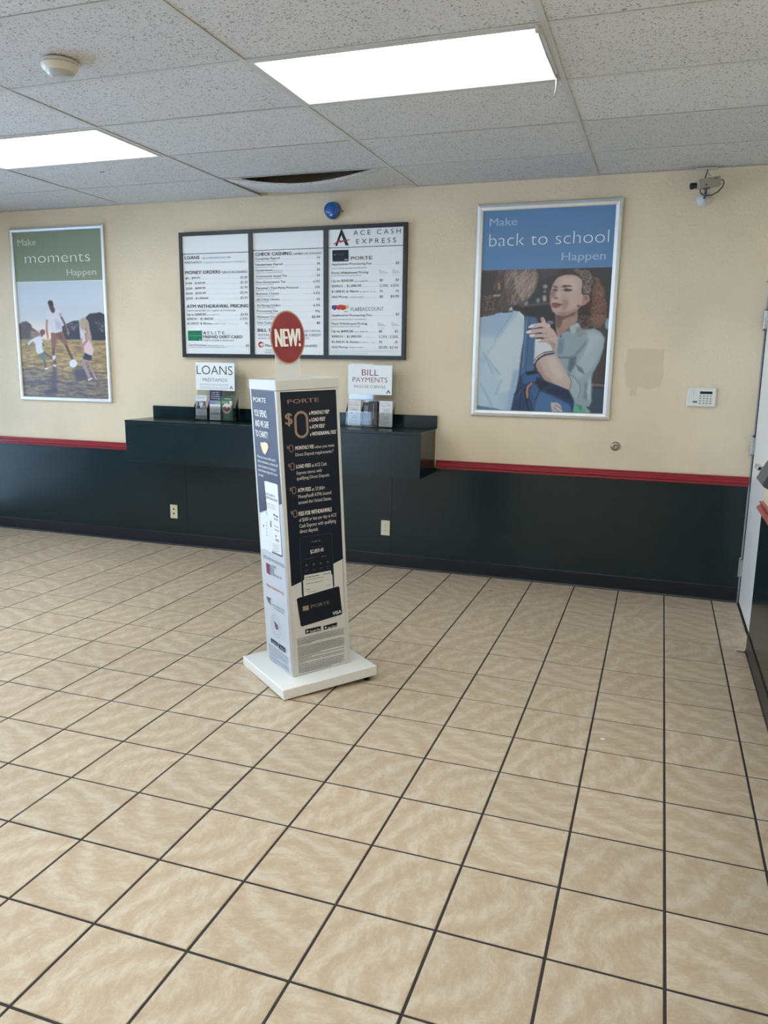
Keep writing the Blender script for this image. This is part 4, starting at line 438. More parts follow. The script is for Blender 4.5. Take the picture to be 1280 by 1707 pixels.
# ---- floor: dark grout bed with single tiles set on it
floor = box('floor', LW, 1.62, FW, 0, -.06, -.0022, M_GROUT, kind='structure')
TX0, TDX, TY0, TDY = 1.07175, .2984, -.01729, .30261
CAM_I = CAM_M.inverted()
def project(p):
    q = CAM_I @ Vector(p)
    if q.z > -.05: return None
    return 640 + CAM_F * q.x / -q.z, 853.5 - CAM_F * q.y / -q.z
def tile_bm(bm, x0, x1, y0, y1, ox=0, oy=0):
    g = .0041; b = .0016; z0, z1 = -.006, 0
    x0 += g; x1 -= g; y0 += g; y1 -= g
    R = []
    for d, z in ((0, z0), (0, z1 - b), (b, z1)):
        R.append([bm.verts.new((x - ox, y - oy, z)) for x, y in ((x0 + d, y0 + d), (x1 - d, y0 + d), (x1 - d, y1 - d), (x0 + d, y1 - d))])
    for a, c in zip(R, R[1:]):
        for k in range(4): bm.faces.new((a[k], a[(k + 1) % 4], c[(k + 1) % 4], c[k]))
    bm.faces.new(R[-1])
cells = []
for i in range(-22, 2):
    for j in range(0, 27):
        x0, x1 = TX0 + i * TDX, TX0 + (i + 1) * TDX
        y1, y0 = TY0 - j * TDY, TY0 - (j + 1) * TDY
        lim = 1.5305 if y1 > -.95 else XR - .001
        cut = x1 > lim or x0 < LW or y0 < FW
        x1 = min(x1, lim); x0 = max(x0, LW + .001); y0 = max(y0, FW + .001)
        if x1 - x0 < .02 or y1 - y0 < .02: continue
        q = [project((x, y, 0)) for x in (x0, x1) for y in (y0, y1)]
        area = 0
        if all(q):
            us = [min(max(a[0], 0), 1280) for a in q]; vs = [min(max(a[1], 0), 1707) for a in q]
            area = (max(us) - min(us)) * (max(vs) - min(vs))
        cells.append((area, x0, x1, y0, y1, cut))
cells.sort(key=lambda c: -c[0])
_bm = bmesh.new(); tile_bm(_bm, 0, TDX, -TDY, 0); TILE_ME = bm_mesh('tile', _bm); TILE_ME.materials.append(M_TILE)
rest = bmesh.new()
rng = random.Random(11)
for n, (area, x0, x1, y0, y1, cut) in enumerate(cells):
    if n < 299 and area > 0:
        if cut:
            bm = bmesh.new(); tile_bm(bm, x0, x1, y0, y1, x0, y1); me = bm_mesh('tile', bm); me.materials.append(M_TILE)
        else: me = TILE_ME
        o = link('tile', me, None, floor); o.location = (x0, y1, rng.uniform(-.0004, .0004)); o.rotation_euler = (rng.uniform(-1, 1) * .0012, rng.uniform(-1, 1) * .0012, 0)
    else: tile_bm(rest, x0, x1, y0, y1)
link('remaining_tiles', bm_mesh('remaining_tiles', rest), M_TILE, floor, kind='stuff')

# ---- walls
def wall(name, boxes, m=M_WALL):
    bm = bmesh.new()
    for b in boxes: add_box(bm, *b)
    return link(name, bm_mesh(name, bm), m, kind='structure')
HT = H + .75
wall_back = wall('wall_back', [(LW - .2, 1.5255, 0, .15, -.06, HT)])
wall_right = wall('wall_right', [(XR, 1.70, FW, -.975, -.06, HT), (XR, 1.70, -.975, 0, 2.05, HT), (1.60, 1.75, -.975, .15, -.06, 2.05)])
# left wall with a long shop window, front wall (behind the camera) with windows and a glazed door
wall_left = wall('wall_left', [(LW - .2, LW, FW, -7.4, -.06, HT), (LW - .2, LW, -.12, 0, -.06, HT), (LW - .2, LW, -7.4, -.12, 2.25, HT), (LW - .2, LW, -7.4, -.12, -.06, .03)])
wall_front = wall('wall_front', [(LW - .2, -5.05, FW - .2, FW, -.06, HT), (-3.9, 1.70, FW - .2, FW, -.06, HT), (-5.05, -3.9, FW - .2, FW, 2.51, HT), (-5.05, -3.9, FW - .2, FW, -.06, .03)])
def window(n, axis, pos, a, b, panes, top):
    """storefront window: dark bronze mullions and clear panes"""
    fr = bmesh.new(); w = .05; d = .05
    def bar(u0, u1, z0, z1):
        if axis == 'x': add_box(fr, pos - d, pos + d, u0, u1, z0, z1)
        else: add_box(fr, u0, u1, pos - d, pos + d, z0, z1)
    bar(a, b, .03, .03 + w); bar(a, b, top - w, top)
    st = (b - a) / panes
    for k in range(panes + 1): bar(a + k * st - w / 2, a + k * st + w / 2, .03, top)
    o = link('window_%d' % n, bm_mesh('window', fr), mat('bronze_mullion', (60, 56, 52), .4, 1.0), kind='structure')
    for k in range(panes):
        u0, u1 = a + k * st + w / 2, a + (k + 1) * st - w / 2
        if axis == 'x': box('pane', pos - .003, pos + .003, u0, u1, .03 + w, top - w, M_GLASS, o)
        else: box('pane', u0, u1, pos - .003, pos + .003, .03 + w, top - w, M_GLASS, o)
window(1, 'x', LW - .1, -7.4, -.12, 5, 2.25)
window(2, 'y', FW - .1, -5.05, -3.9, 1, 2.51)
box('ground', -40, 30, -45, 25, -.30, -.10, mat('outdoor_pavement', (190, 198, 210), .9, bump=(3, .01, 4)), kind='structure')

# ---- wainscot sheets on the back wall (joints show as thin grooves)
box('wainscot_backing', LW, 1.5255, -.0012, .001, .02, .782, M_GREEN, wall_back)
xs = [LW, -2.690, -.900, 1.5255]
for a, b in zip(xs, xs[1:]):
    box('wainscot_panel', a + .0010, b - .0010, -.004, .001, .02, .782, M_GREEN, wall_back)
# right wall wainscot
for a, b in ((-8, -6.1), (-6.1, -4.88), (-4.88, -3.66), (-3.66, -2.44), (-2.44, -.975)):
    box('wainscot_panel', XR - .004, XR + .001, max(a, FW) + .0012, b - .0012, .02, .782, M_GREEN, wall_right)
# chair rails: moulded profile (out from wall, height)
RAIL = [(0, .777), (.010, .777), (.014, .785), (.013, .790), (.024, .797), (.028, .806), (.022, .815), (.012, .820), (.011, .828), (.016, .833), (.016, .839), (0, .839)]
prism('trim_1', [(-u, v) for u, v in RAIL], 'x', LW, -2.978, M_RED, kind='structure')
prism('trim_2', [(-u, v) for u, v in RAIL], 'x', -.562, 1.5255, M_RED, kind='structure')
prism('trim_3', [(XR - u * 1.2, v) for u, v in RAIL], 'y', FW, -.975, M_RED, kind='structure')
BASE = [(0, 0), (.011, 0), (.009, .004), (.006, .010), (.0055, .098), (.004, .101), (0, .101)]
prism('baseboard_back', [(-.004 - u if u else -.0005, v) for u, v in BASE], 'x', LW, 1.5245, M_BASE, kind='structure')
prism('baseboard_right', [(XR - .004 - u if u else XR - .0005, v) for u, v in BASE], 'y', FW, -.972, M_BASE, kind='structure')
# paint touch-up on the back wall
def decal(name, pts, m, parent, th=.0006, y=0.):
    bm = bmesh.new(); A = [bm.verts.new((a, y - th, b)) for a, b in pts]; B = [bm.verts.new((a, y + .0005, b)) for a, b in pts]; n = len(pts)
    bm.faces.new(A); bm.faces.new(B[::-1])
    for k in range(n): bm.faces.new((A[k], B[k], B[(k + 1) % n], A[(k + 1) % n]))
    bmesh.ops.recalc_face_normals(bm, faces=bm.faces); bmesh.ops.triangulate(bm, faces=bm.faces)
    return link(name, bm_mesh(name, bm), m, parent)
rp_ = random.Random(5)
pp = [(.722, 1.640), (.80, 1.646), (.88, 1.641), (.952, 1.645), (.950, 1.56), (.957, 1.48), (.945, 1.40), (.87, 1.382), (.80, 1.395), (.797, 1.338), (.755, 1.335), (.758, 1.392), (.722, 1.402), (.716, 1.48), (.712, 1.56)]
pq = []
for a, b in zip(pp, pp[1:] + pp[:1]):
    for t in (0, .25, .5, .75): pq.append((a[0] + (b[0] - a[0]) * t + rp_.uniform(-.004, .004), a[1] + (b[1] - a[1]) * t + rp_.uniform(-.004, .004)))
pw = decal('paint_patch', pq, mk_plaster('beige_touch_up_paint', (219, 204, 179)), wall_back); pw['label'] = 'beige touch-up paint square'
# corner jamb and door at the right
prism('trim_4', [(1.5255, -.006), (1.533, -.006), (1.533, .0), (1.5255, .0)], 'z', 0, 2.05, mat('jamb_grey', (176, 176, 186), .4), kind='structure')
box('jamb_gap_block', 1.5335, 1.61, -.017, .16, -.05, 2.06, M_BLACKP, kind='structure')  # black block added behind the jamb gap; keeps daylight out, gap dark
door = box('door_1', 1.538, 1.580, -.935, -.022, .008, 2.04, M_DOOR, bev=.0015, kind='structure')
box('trim_6', 1.506, 1.60, -.974, -.940, 0, 2.05, M_DOOR, kind='structure')
for z in (1.823, 1.043, .243):
    hg = bmesh.new()
    for k in range(5):
        z0 = z - .055 + k * .022
        add_lathe(hg, [(0, z0 + .001), (.0075, z0 + .001), (.0075, z0 + .021), (0, z0 + .021)], 14, Matrix.Translation((1.521, -.017, 0)))
    add_lathe(hg, [(0, z + .055), (.005, z + .055), (.0075, z + .060), (.004, z + .066), (0, z + .067)], 12, Matrix.Translation((1.521, -.017, 0)))
    add_lathe(hg, [(0, z - .067), (.004, z - .066), (.0075, z - .060), (.005, z - .055), (0, z - .055)], 12, Matrix.Translation((1.521, -.017, 0)))
    add_box(hg, 1.522, 1.5376, -.045, -.016, z - .054, z + .054, .001)
    for dz in (-.035, 0, .035): add_lathe(hg, [(0, 0), (.005, 0), (.004, .0015), (0, .002)], 10, Matrix.Translation((1.5376, -.034, z + dz)) @ Matrix.Rotation(-PI / 2, 4, 'Y'))
    link('hinge', bm_mesh('hinge', hg, False), M_CHROME, door)
# lever handle near the door's free edge
hb = bmesh.new()
add_lathe(hb, [(0, 0), (.030, 0), (.032, .004), (.026, .010), (.012, .014), (.011, .046), (0, .048)], 24, Matrix.Translation((1.538, -.875, 1.0)) @ Matrix.Rotation(-PI / 2, 4, 'Y'))
add_box(hb, 1.468, 1.494, -.890, -.760, .988, 1.014, .006, 3)
add_box(hb, 1.466, 1.536, -.890, -.866, .990, 1.012, .005, 2)
link('door_handle', bm_mesh('door_handle', hb), M_CHROME, door)

# ---- suspended ceiling
ceiling = box('ceiling', LW, XR + .1, FW, 0, HT - .10, HT, M_DARKVOID, kind='structure')
MX = [-4.415, -3.192, -1.968, -.754, .458]
KY = [.5725, 1.190, 1.812, 2.416, 3.026, 3.636, 4.246, 4.856, 5.466, 6.076, 6.686, 7.296]
gx = [LW + .02] + MX + [XR - .02]
gy = [0.0] + KY + [-FW]
LIGHTS = {(4, 3), (2, 2), (5, 5), (1, 3), (0, 4), (2, 5), (4, 6), (0, 6), (2, 7), (3, 8), (4, 9), (1, 9), (2, 10), (4, 11)}  # first two are seen; the rest are added unseen to brighten the room
FL = .0125
for x in MX:
    bm = bmesh.new(); add_box(bm, x - FL, x + FL, FW, -.0, H - .002, H, 0); add_box(bm, x - .001, x + .001, FW, 0, H, H + .04)
    link('main_tee', bm_mesh('main_tee', bm), M_TEE, ceiling)
bow = (3, 0)
for i in range(len(gx) - 1):
    for j in range(1, len(gy) - 1):
        y = -gy[j]; a, b = gx[i] + FL, gx[i + 1] - FL
        if i == 0: a = gx[0] - .02
        if i == len(gx) - 2: b = XR
        bm = bmesh.new(); add_box(bm, a, b, y - .0115, y + .0115, H - .0015, H + .0003); add_box(bm, a, b, y - .001, y + .001, H, H + .035)
        link('cross_tee', bm_mesh('cross_tee', bm), M_TEE, ceiling)
for (a, b, c, d) in ((LW, 1.5, -.022, 0), (LW, LW + .022, FW, 0), (XR - .022, XR, FW, 0), (LW, XR, FW, FW + .022)):
    if d == 0 and c == -.022:
        bm = bmesh.new()
        for (p, q) in ((LW, -1.968), (-.754, XR)): add_box(bm, p, q, c, d, H - .0015, H)
        add_box(bm, -1.968, -.754, -.003, 0, H - .0015, H)
        link('wall_angle', bm_mesh('wall_angle', bm), M_TEE, ceiling)
    else: box('wall_angle', a, b, c, d, H - .0015, H, M_TEE, ceiling)
for i in range(len(gx) - 1):
    for j in range(len(gy) - 1):
        if (i, j) in LIGHTS: continue
        x0, x1, y1, y0 = gx[i] + .004, gx[i + 1] - .004, -gy[j] - .004, -gy[j + 1] + .004
        if i == 0: x0 = LW + .003
        if i == len(gx) - 2: x1 = XR - .003
        if (i, j) == bow:
            # a water-bowed tile: its middle has sagged below the grid along the room-side edge
            bm = bmesh.new(); n = 28; mth = 8; top = []; bot = []
            for u in range(n + 1):
                for w in range(mth + 1):
                    fu, fw = u / n, w / mth
                    x = x0 + .008 + (x1 - x0 - .016) * fu; sag = math.sin(PI * fu) ** 1.15
                    yy = (y0 + .012) + (y1 - y0 - .030 - .02 * (1 - sag)) * fw
                    s = .074 * sag * (1 - .93 * fw ** .9)
                    z = H + .004 - s + .012 * (1 - sag) * fw
                    bot.append(bm.verts.new((x, yy, z))); top.append(bm.verts.new((x, yy, z + .015)))
            def q(L_, u, w): return L_[u * (mth + 1) + w]
            for u in range(n):
                for w in range(mth):
                    bm.faces.new((q(bot, u, w), q(bot, u, w + 1), q(bot, u + 1, w + 1), q(bot, u + 1, w))); bm.faces.new((q(top, u, w), q(top, u + 1, w), q(top, u + 1, w + 1), q(top, u, w + 1)))
            for u in range(n):
                for w in (0, mth): bm.faces.new((q(bot, u, w), q(bot, u + 1, w), q(top, u + 1, w), q(top, u, w)))
            for w in range(mth):
                for u in (0, n): bm.faces.new((q(bot, u, w), q(bot, u, w + 1), q(top, u, w + 1), q(top, u, w)))
            bmesh.ops.recalc_face_normals(bm, faces=bm.faces)
            o = link('ceiling_tile', bm_mesh('ceiling_tile', bm, False), M_CEIL, ceiling); o['label'] = 'sagging ceiling tile with a dark gap'
        else:
            bm = bmesh.new(); add_box(bm, x0 - (x0 + x1) / 2, x1 - (x0 + x1) / 2, y0 - (y0 + y1) / 2, y1 - (y0 + y1) / 2, 0, .015)
            o = link('ceiling_tile', bm_mesh('ceiling_tile', bm), M_CEIL, ceiling); o.location = ((x0 + x1) / 2, (y0 + y1) / 2, H + .0012 + rng.uniform(0, .001))
            o.rotation_euler = (rng.uniform(-1, 1) * .002, rng.uniform(-1, 1) * .001, 0)
box('tile_nick', -2.629, -2.597, -0.970, -0.958, H + .0002, H + .0011, M_DARKVOID, ceiling)
# insulated duct seen through the gap
tube('air_duct', [(-3.6, -.25, H + .42), (-2.2, -.22, H + .40), (-1.2, -.25, H + .36), (-.2, -.3, H + .40), (1.2, -.3, H + .42)], .12, mat('duct_foil', (150, 150, 150), .5, .6), ceiling, 16)

# ---- fluorescent troffers
def troffer(i, j, label):
    x0, x1, y1, y0 = gx[i] + FL, gx[i + 1] - FL, -gy[j] - .0115, -gy[j + 1] + .0115
    cx, cy = (x0 + x1) / 2, (y0 + y1) / 2; hx, hy = (x1 - x0) / 2, (y1 - y0) / 2
    t = thing('ceiling_light', label, 'ceiling light', (cx, cy, H), 0, 'fluorescent ceiling panels')
    bm = bmesh.new(); w = .020; e = .001
    for b in ((-hx + e, hx - e, -hy + e, -hy + w), (-hx + e, hx - e, hy - w, hy - e), (-hx + e, -hx + w, -hy + w, hy - w), (hx - w, hx - e, -hy + w, hy - w)):
        add_box(bm, *b, -.004, .004, .001, 1)
    link('door_frame', bm_mesh('door_frame', bm), M_TEE, t)
    box('diffuser', -hx + w, hx - w, -hy + w, hy - w, .0005, .003, M_LENS, t)
    bm = bmesh.new(); add_box(bm, -hx + e, hx - e, -hy + e, hy - e, .0045, .10)
    link('housing', bm_mesh('housing', bm), M_TEE, t)
    return t
lt = troffer(4, 3, 'lit fluorescent ceiling panel at upper right with a loose frame latch hanging')
# hanging latch and slightly dropped right-hand frame
lx = (gx[5] - gx[4]) / 2 - FL
tube('latch', [(lx - .016, -.285, -.003), (lx - .014, -.20, -.012), (lx - .012, -.05, -.018), (lx - .010, .14, -.016), (lx - .012, .285, -.006)], .0035, M_CHROME, lt, 8)
tube('latch', [(lx - .006, -.012 + .22, -.004), (lx - .008, .225, -.045), (lx - .014, .23, -.088)], .004, M_CHROME, lt, 8)
box('bracket', lx - .020, lx - .008, -.30, -.275, -.022, .0, M_ALU, lt, .001)
troffer(2, 2, 'lit fluorescent ceiling panel at left, nearer the green poster')
for c in sorted(LIGHTS - {(4, 3), (2, 2)}):
    troffer(c[0], c[1], 'added fluorescent ceiling panel out of view, brightening the room')

# ---- motion detector on the ceiling
t = thing('motion_detector', 'round off-white motion detector mounted on the ceiling tile', 'detector', (-1.478, -2.640, H))
lathe('base', [(0, 0), (.060, 0), (.070, -.004), (.074, -.014), (.074, -.022), (.070, -.034), (.060, -.044), (.056, -.046), (0, -.046)], mat('aged_white_plastic', (214, 208, 194), .4, bump=(90, .0002, 2)), t, 48)
lathe('seam_ring', [(.0742, -.017), (.0748, -.0175), (.0748, -.0205), (.0742, -.021)], mat('seam_grey', (170, 164, 150), .5), t, 48)
lathe('dome_lens', [(.0555, -.0455), (.053, -.052), (.045, -.058), (.028, -.0625), (0, -.064)], mat('frosted_lens', (176, 178, 180), .22), t, 40)

# ================================================================== COUNTER (wall-hung writing shelf)
t = thing('writing_counter', 'dark green wall-mounted box counter with a backsplash under the menu board', 'counter', (-1.775, -.005, .745))
cx0, cx1, cz0, cz1, cyf = -2.978 + 1.775, -.572 + 1.775, 0., 1.066 - .745, -.375
bm = bmesh.new(); add_box(bm, cx0, cx1, cyf, cyf + .02, cz0, cz1 - .0205, .0015)
link('front_panel', bm_mesh('front_panel', bm), M_GREEN, t)
for a in (cx0, cx1 - .02): box('side_panel', a, a + .02, cyf + .0205, 0, cz0, cz1 - .0205, M_GREEN, t, .0015)
box('bottom_panel', cx0 + .0205, cx1 - .0205, cyf + .0205, 0, cz0 + .01, cz0 + .025, M_GREEN, t)
box('countertop', cx0 - .001, cx1 + .001, cyf - .001, 0, cz1 - .02, cz1, M_GREEN, t, .002)
box('backsplash', cx0 + .010, cx1 + .013, -.020, 0, cz1 + .0002, cz1 + .094, M_GREEN, t, .0015)
CT = 1.066                        # counter top height

# ================================================================== DISPLAY KIOSK
KP = dict(cx=-.6135, cy=-2.1153, cz=.0144, w=.4984, d=.5051, h=.0492, w2=.31, d2=.3088, z2=1.4441, ox=.0044, oy=.0077, z3=1.3976)
kiosk = thing('display_stand', 'white square advertising column with a red oval NEW! sign, leaning slightly left', 'display stand')
kiosk.matrix_world = Matrix.Translation((KP['cx'], KP['cy'], KP['cz'])) @ rot3(-.0076, -.0481, .881)
w, d, h = KP['w'], KP['d'], KP['h']
box('base_plate', -w / 2, w / 2, -d / 2, d / 2, 0, h, mat('glossy_white_base', (232, 233, 232), .22, spec=.4, bump=(220, .0002, 2)), kiosk, .004, 3)
X0, X1 = KP['ox'] - KP['w2'] / 2, KP['ox'] + KP['w2'] / 2
Y0, Y1 = KP['oy'] - KP['d2'] / 2, KP['oy'] + KP['d2'] / 2
PW = .021
bm = bmesh.new()
for (a, b) in ((X0, X0 + PW), (X1 - PW, X1)):
    for (c, e) in ((Y0, Y0 + PW * .75), (Y1 - PW * .75, Y1)): add_box(bm, a, b, c, e, h, KP['z3'], .0012, 1)
add_box(bm, X0 + .004, X1 - .004, Y0 + .004, Y1 - .004, h, KP['z3'] - .001)
link('column', bm_mesh('column', bm), M_WHITEM, kiosk)
# cap: open tray with a recessed lid
bm = bmesh.new(); e = .0022; zc = KP['z3'] + .0008
add_box(bm, X0 - e, X1 + e, Y0 - e, Y0 + .006, zc, KP['z2'], .001, 1); add_box(bm, X0 - e, X1 + e, Y1 - .006, Y1 + e, zc, KP['z2'], .001, 1)
add_box(bm, X0 - e, X0 + .006, Y0 + .006, Y1 - .006, zc, KP['z2'], .001, 1); add_box(bm, X1 - .006, X1 + e, Y0 + .006, Y1 - .006, zc, KP['z2'], .001, 1)
add_box(bm, X0 + .006, X1 - .006, Y0 + .006, Y1 - .006, zc, KP['z2'] - .010)
link('cap', bm_mesh('cap', bm), M_WHITEM, kiosk)
def foot(fx, fy, full=True):
    bm = bmesh.new()
    if full: add_lathe(bm, [(0, -.004), (.0045, -.004), (.0045, -.018), (.012, -.020), (.016, -.024), (.0165, -.0275), (0, -.0275)], 20, Matrix.Translation((fx, fy, .004)))
    link('levelling_foot', bm_mesh('levelling_foot', bm, False), M_BLACKP, kiosk)
foot(w / 2 - .042, -d / 2 + .030); foot(w / 2 - .042, d / 2 - .030)
for key, col, ro in (('f_dark', (25, 31, 43), .25), ('f_white', (208, 208, 206), .35), ('f_bronze', (148, 124, 112), .4), ('f_bronze2', (120, 114, 110), .4), ('f_lite', (232, 230, 226), .4), ('f_lite2', (228, 228, 228), .4),
                 ('f_grey', (196, 196, 196), .4), ('f_grey2', (128, 126, 126), .4), ('f_dim', (84, 90, 98), .4), ('f_phone_edge', (46, 54, 66), .25), ('f_phone', (26, 33, 44), .2), ('f_paper', (208, 210, 208), .4), ('f_ink', (88, 90, 94), .5),
                 ('f_card', (22, 28, 38), .25), ('f_chip', (160, 138, 118), .35),
                 ('l_dark', (52, 54, 76), .25), ('l_white', (190, 198, 210), .35), ('l_lite', (240, 240, 242), .4), ('l_cream', (236, 214, 176), .4), ('l_edge', (92, 96, 108), .3), ('l_paper', (226, 232, 236), .3), ('l_ink', (84, 92, 108), .5), ('l_ink2', (150, 158, 170), .5), ('l_ink3', (100, 106, 122), .5),  # dark ink of the side poster lightened: window sheen put into the colour
                 ('l_redc', (190, 88, 100), .5), ('l_card', (222, 230, 236), .35), ('l_card2', (200, 206, 214), .35), ('l_maroon', (120, 60, 90), .5), ('l_ring', (130, 140, 165), .5), ('l_black', (34, 42, 60), .4),
                 ('m_dark', (40, 50, 62), .5), ('m_grey', (108, 118, 130), .5), ('m_line', (184, 193, 204), .5), ('m_white', (238, 244, 248), .4), ('m_white2', (236, 236, 238), .4), ('m_green', (30, 124, 92), .4), ('m_lite', (232, 236, 240), .4), ('m_red', (170, 52, 70), .4), ('m_redc', (196, 72, 66), .5), ('m_blue', (66, 84, 160), .5), ('m_yel', (226, 180, 70), .5), ('m_purple', (120, 70, 120), .5), ('m_bronze', (122, 112, 112), .5),
                 ('pr_make', (172, 194, 220), .45), ('pr_big', (240, 248, 255), .4), ('pl_make', (200, 210, 204), .45), ('pl_big', (246, 252, 250), .4),
                 ('hl_green', (34, 88, 78), .5), ('hl_grey', (96, 108, 118), .5), ('hl_line', (160, 168, 176), .5), ('hr_red', (128, 66, 78), .5), ('hr_grey', (104, 110, 118), .5)):
    ink(key, col, ro)
def stack(keys, parent, plane, at0, step, names, shift=(0, 0)):
    for n, k in enumerate(keys):
        print_on(names.get(k, 'lettering'), DATA[k], INK[k], parent, plane, at0 - step * n, shift=shift)
fp = box('front_poster', X0 + PW, X1 - PW + .0015, Y0 + .0005, Y0 + .004, h + .004, KP['z3'] - .001, INK['f_white'], kiosk); fp['label'] = 'dark upper, white lower fee poster'
ystart = Y0 + .0004 - .0004
stack(['f_white', 'f_dark', 'f_phone_edge', 'f_phone', 'f_paper', 'f_card', 'f_chip', 'f_ink', 'f_bronze', 'f_bronze2', 'f_grey', 'f_grey2', 'f_dim', 'f_lite', 'f_lite2'], fp, 'wall', ystart, .00022,
      {'f_dark': 'dark_field', 'f_white': 'white_field', 'f_phone_edge': 'phone_outline', 'f_phone': 'printed_phone', 'f_paper': 'printed_check', 'f_card': 'printed_card', 'f_chip': 'printed_chip', 'f_ink': 'small_print'})
lp_ = box('side_poster', X0 + .0005, X0 + .004, Y0 + .0165, Y1 - .0165, h + .004, KP['z3'] - .001, INK['l_white'], kiosk); lp_['label'] = 'charity poster, dark upper part tinted by painted window sheen, pale blue below'
stack(['l_white', 'l_dark', 'l_edge', 'l_paper', 'l_card', 'l_maroon', 'l_ink2', 'l_ink', 'l_ink3', 'l_redc', 'l_ring', 'l_cream', 'l_lite', 'l_black', 'l_card2'], lp_, 'left', X0, .00022,
      {'l_dark': 'sheen_toned_field', 'l_white': 'white_field', 'l_edge': 'phone_edge', 'l_paper': 'printed_phone', 'l_card': 'printed_card', 'l_maroon': 'ribbon_logo', 'l_ink2': 'small_print', 'l_ring': 'round_seal', 'l_cream': 'cream_blob', 'l_black': 'store_badge', 'l_redc': 'red_lettering'})
# the two faces turned away from the camera carry plain posters
box('back_poster', X0 + PW, X1 - PW, Y1 - .004, Y1 - .0005, h + .004, KP['z3'] - .001, INK['f_dark'], kiosk)
box('side_poster', X1 - .004, X1 - .0005, Y0 + .0165, Y1 - .0165, h + .004, KP['z3'] - .001, INK['l_dark'], kiosk)
# topper: white tongue and oval sign
YM = KP['oy']
box('sign_tongue', -.079, .044, YM - .0015, YM + .0015, KP['z2'] - .009, 1.60, M_WHITEM, kiosk)
def oval(name, rx, rz, y0, y1, m, cx=-.0125, cz=1.629):
    n = 64; return prism(name, [(cx + rx * math.cos(2 * PI * k / n), cz + rz * math.sin(2 * PI * k / n)) for k in range(n)], 'y', y0, y1, m, kiosk)
oval('oval_rim', .0862, .1195, YM - .0050, YM - .0018, mat('tan_rim', (176, 140, 120), .4))
ov = oval('oval_sign', .0805, .1135, YM - .0056, YM - .0050, mat('sign_red', (132, 40, 50), .35)); ov['label'] = 'dark red oval NEW! sign'
print_on('lettering', DATA['s_new'], INK['f_lite'], ov, 'wall', YM - .0060)

# ================================================================== MENU BOARD
bx0, bx1, bz0, bz1 = -2.664, -.807, 1.552, 2.496
mb = thing('menu_board', 'wide black-framed white price board in three panels hung above the counter', 'menu board', (0, 0, 0))
mb.location = ((bx0 + bx1) / 2, -.002, bz0)
SH = Matrix.Translation((-(bx0 + bx1) / 2, .002, -bz0))
def inb(o): o.matrix_basis = SH @ o.matrix_basis; return o
bm = bmesh.new(); fw = .028
add_box(bm, bx0, bx1, -.034, -.002, bz1 - fw, bz1, .0015, 1); add_box(bm, bx0, bx1, -.034, -.002, bz0, bz0 + fw, .0015, 1)
add_box(bm, bx0, bx0 + fw, -.034, -.002, bz0 + fw, bz1 - fw, .0015, 1); add_box(bm, bx1 - fw, bx1, -.034, -.002, bz0 + fw, bz1 - fw, .0015, 1)
inb(link('frame', bm_mesh('frame', bm), M_BLACKF, mb))
for x in (-2.0405, -1.426): inb(box('divider', x - .0175, x + .0175, -.034, -.004, bz0 + fw, bz1 - fw, M_BLACKF, mb, .0012, 1))
for n, (a, b) in enumerate(((bx0 + fw, -2.058), (-2.023, -1.4435), (-1.4085, bx1 - fw))):
    zs = (2.3355, 2.3435, 2.3425)[n]
    inb(box('header_strip', a, b, -.024, -.012, zs + .003, bz1 - fw, M_PAPER, mb))
    inb(box('price_panel', a, b, -.022, -.012, bz0 + fw, zs - .002, M_PAPER, mb))
inb(box('backing', bx0 + .004, bx1 - .004, -.011, -.003, bz0 + .004, bz1 - .004, M_BLACKF, mb))
for n, k in enumerate(['m_green', 'm_white', 'm_line', 'm_blue', 'm_purple', 'm_redc', 'm_yel', 'm_dark', 'm_grey', 'm_red', 'm_white2', 'm_bronze', 'm_lite']):
    # print lies on the recessed panels
    inb(print_on({'m_green': 'printed_card', 'm_white': 'price_sticker', 'm_line': 'leader_lines', 'm_blue': 'colour_splash', 'm_purple': 'colour_splash', 'm_redc': 'colour_splash', 'm_yel': 'colour_splash', 'm_red': 'red_emblem'}.get(k, 'lettering'), DATA[k], INK[k], mb, 'wall', -.0242 - .0002 * n))

# ================================================================== POSTERS
def soft_mask(P, W, Hh, r):
    X, Y = np.meshgrid((np.arange(W) + .5) / W * 1000, (np.arange(Hh) + .5) / Hh * 1000)
    m = np.zeros((Hh, W), bool); n = len(P)
    for i in range(n):
        x0, y0 = P[i]; x1, y1 = P[(i + 1) % n]
        if y0 == y1: continue
        c = ((Y < y0) != (Y < y1)) & (X < (x1 - x0) * (Y - y0) / (y1 - y0) + x0); m ^= c
    return blur(m.astype('f'), r)
def blur(a, r):
    r = max(1, int(round(r)))
    for ax in (0, 1):
        for _ in range(2):
            p = np.pad(a, [(r, r) if k == ax else (0, 0) for k in (0, 1)], mode='edge'); c = np.cumsum(p, ax)
            c = np.concatenate([np.zeros_like(np.take(c, [0], ax)), c], ax)
            k = 2 * r + 1
            a = (np.take(c, range(k, c.shape[ax]), ax) - np.take(c, range(0, c.shape[ax] - k), ax)) / k
    return a
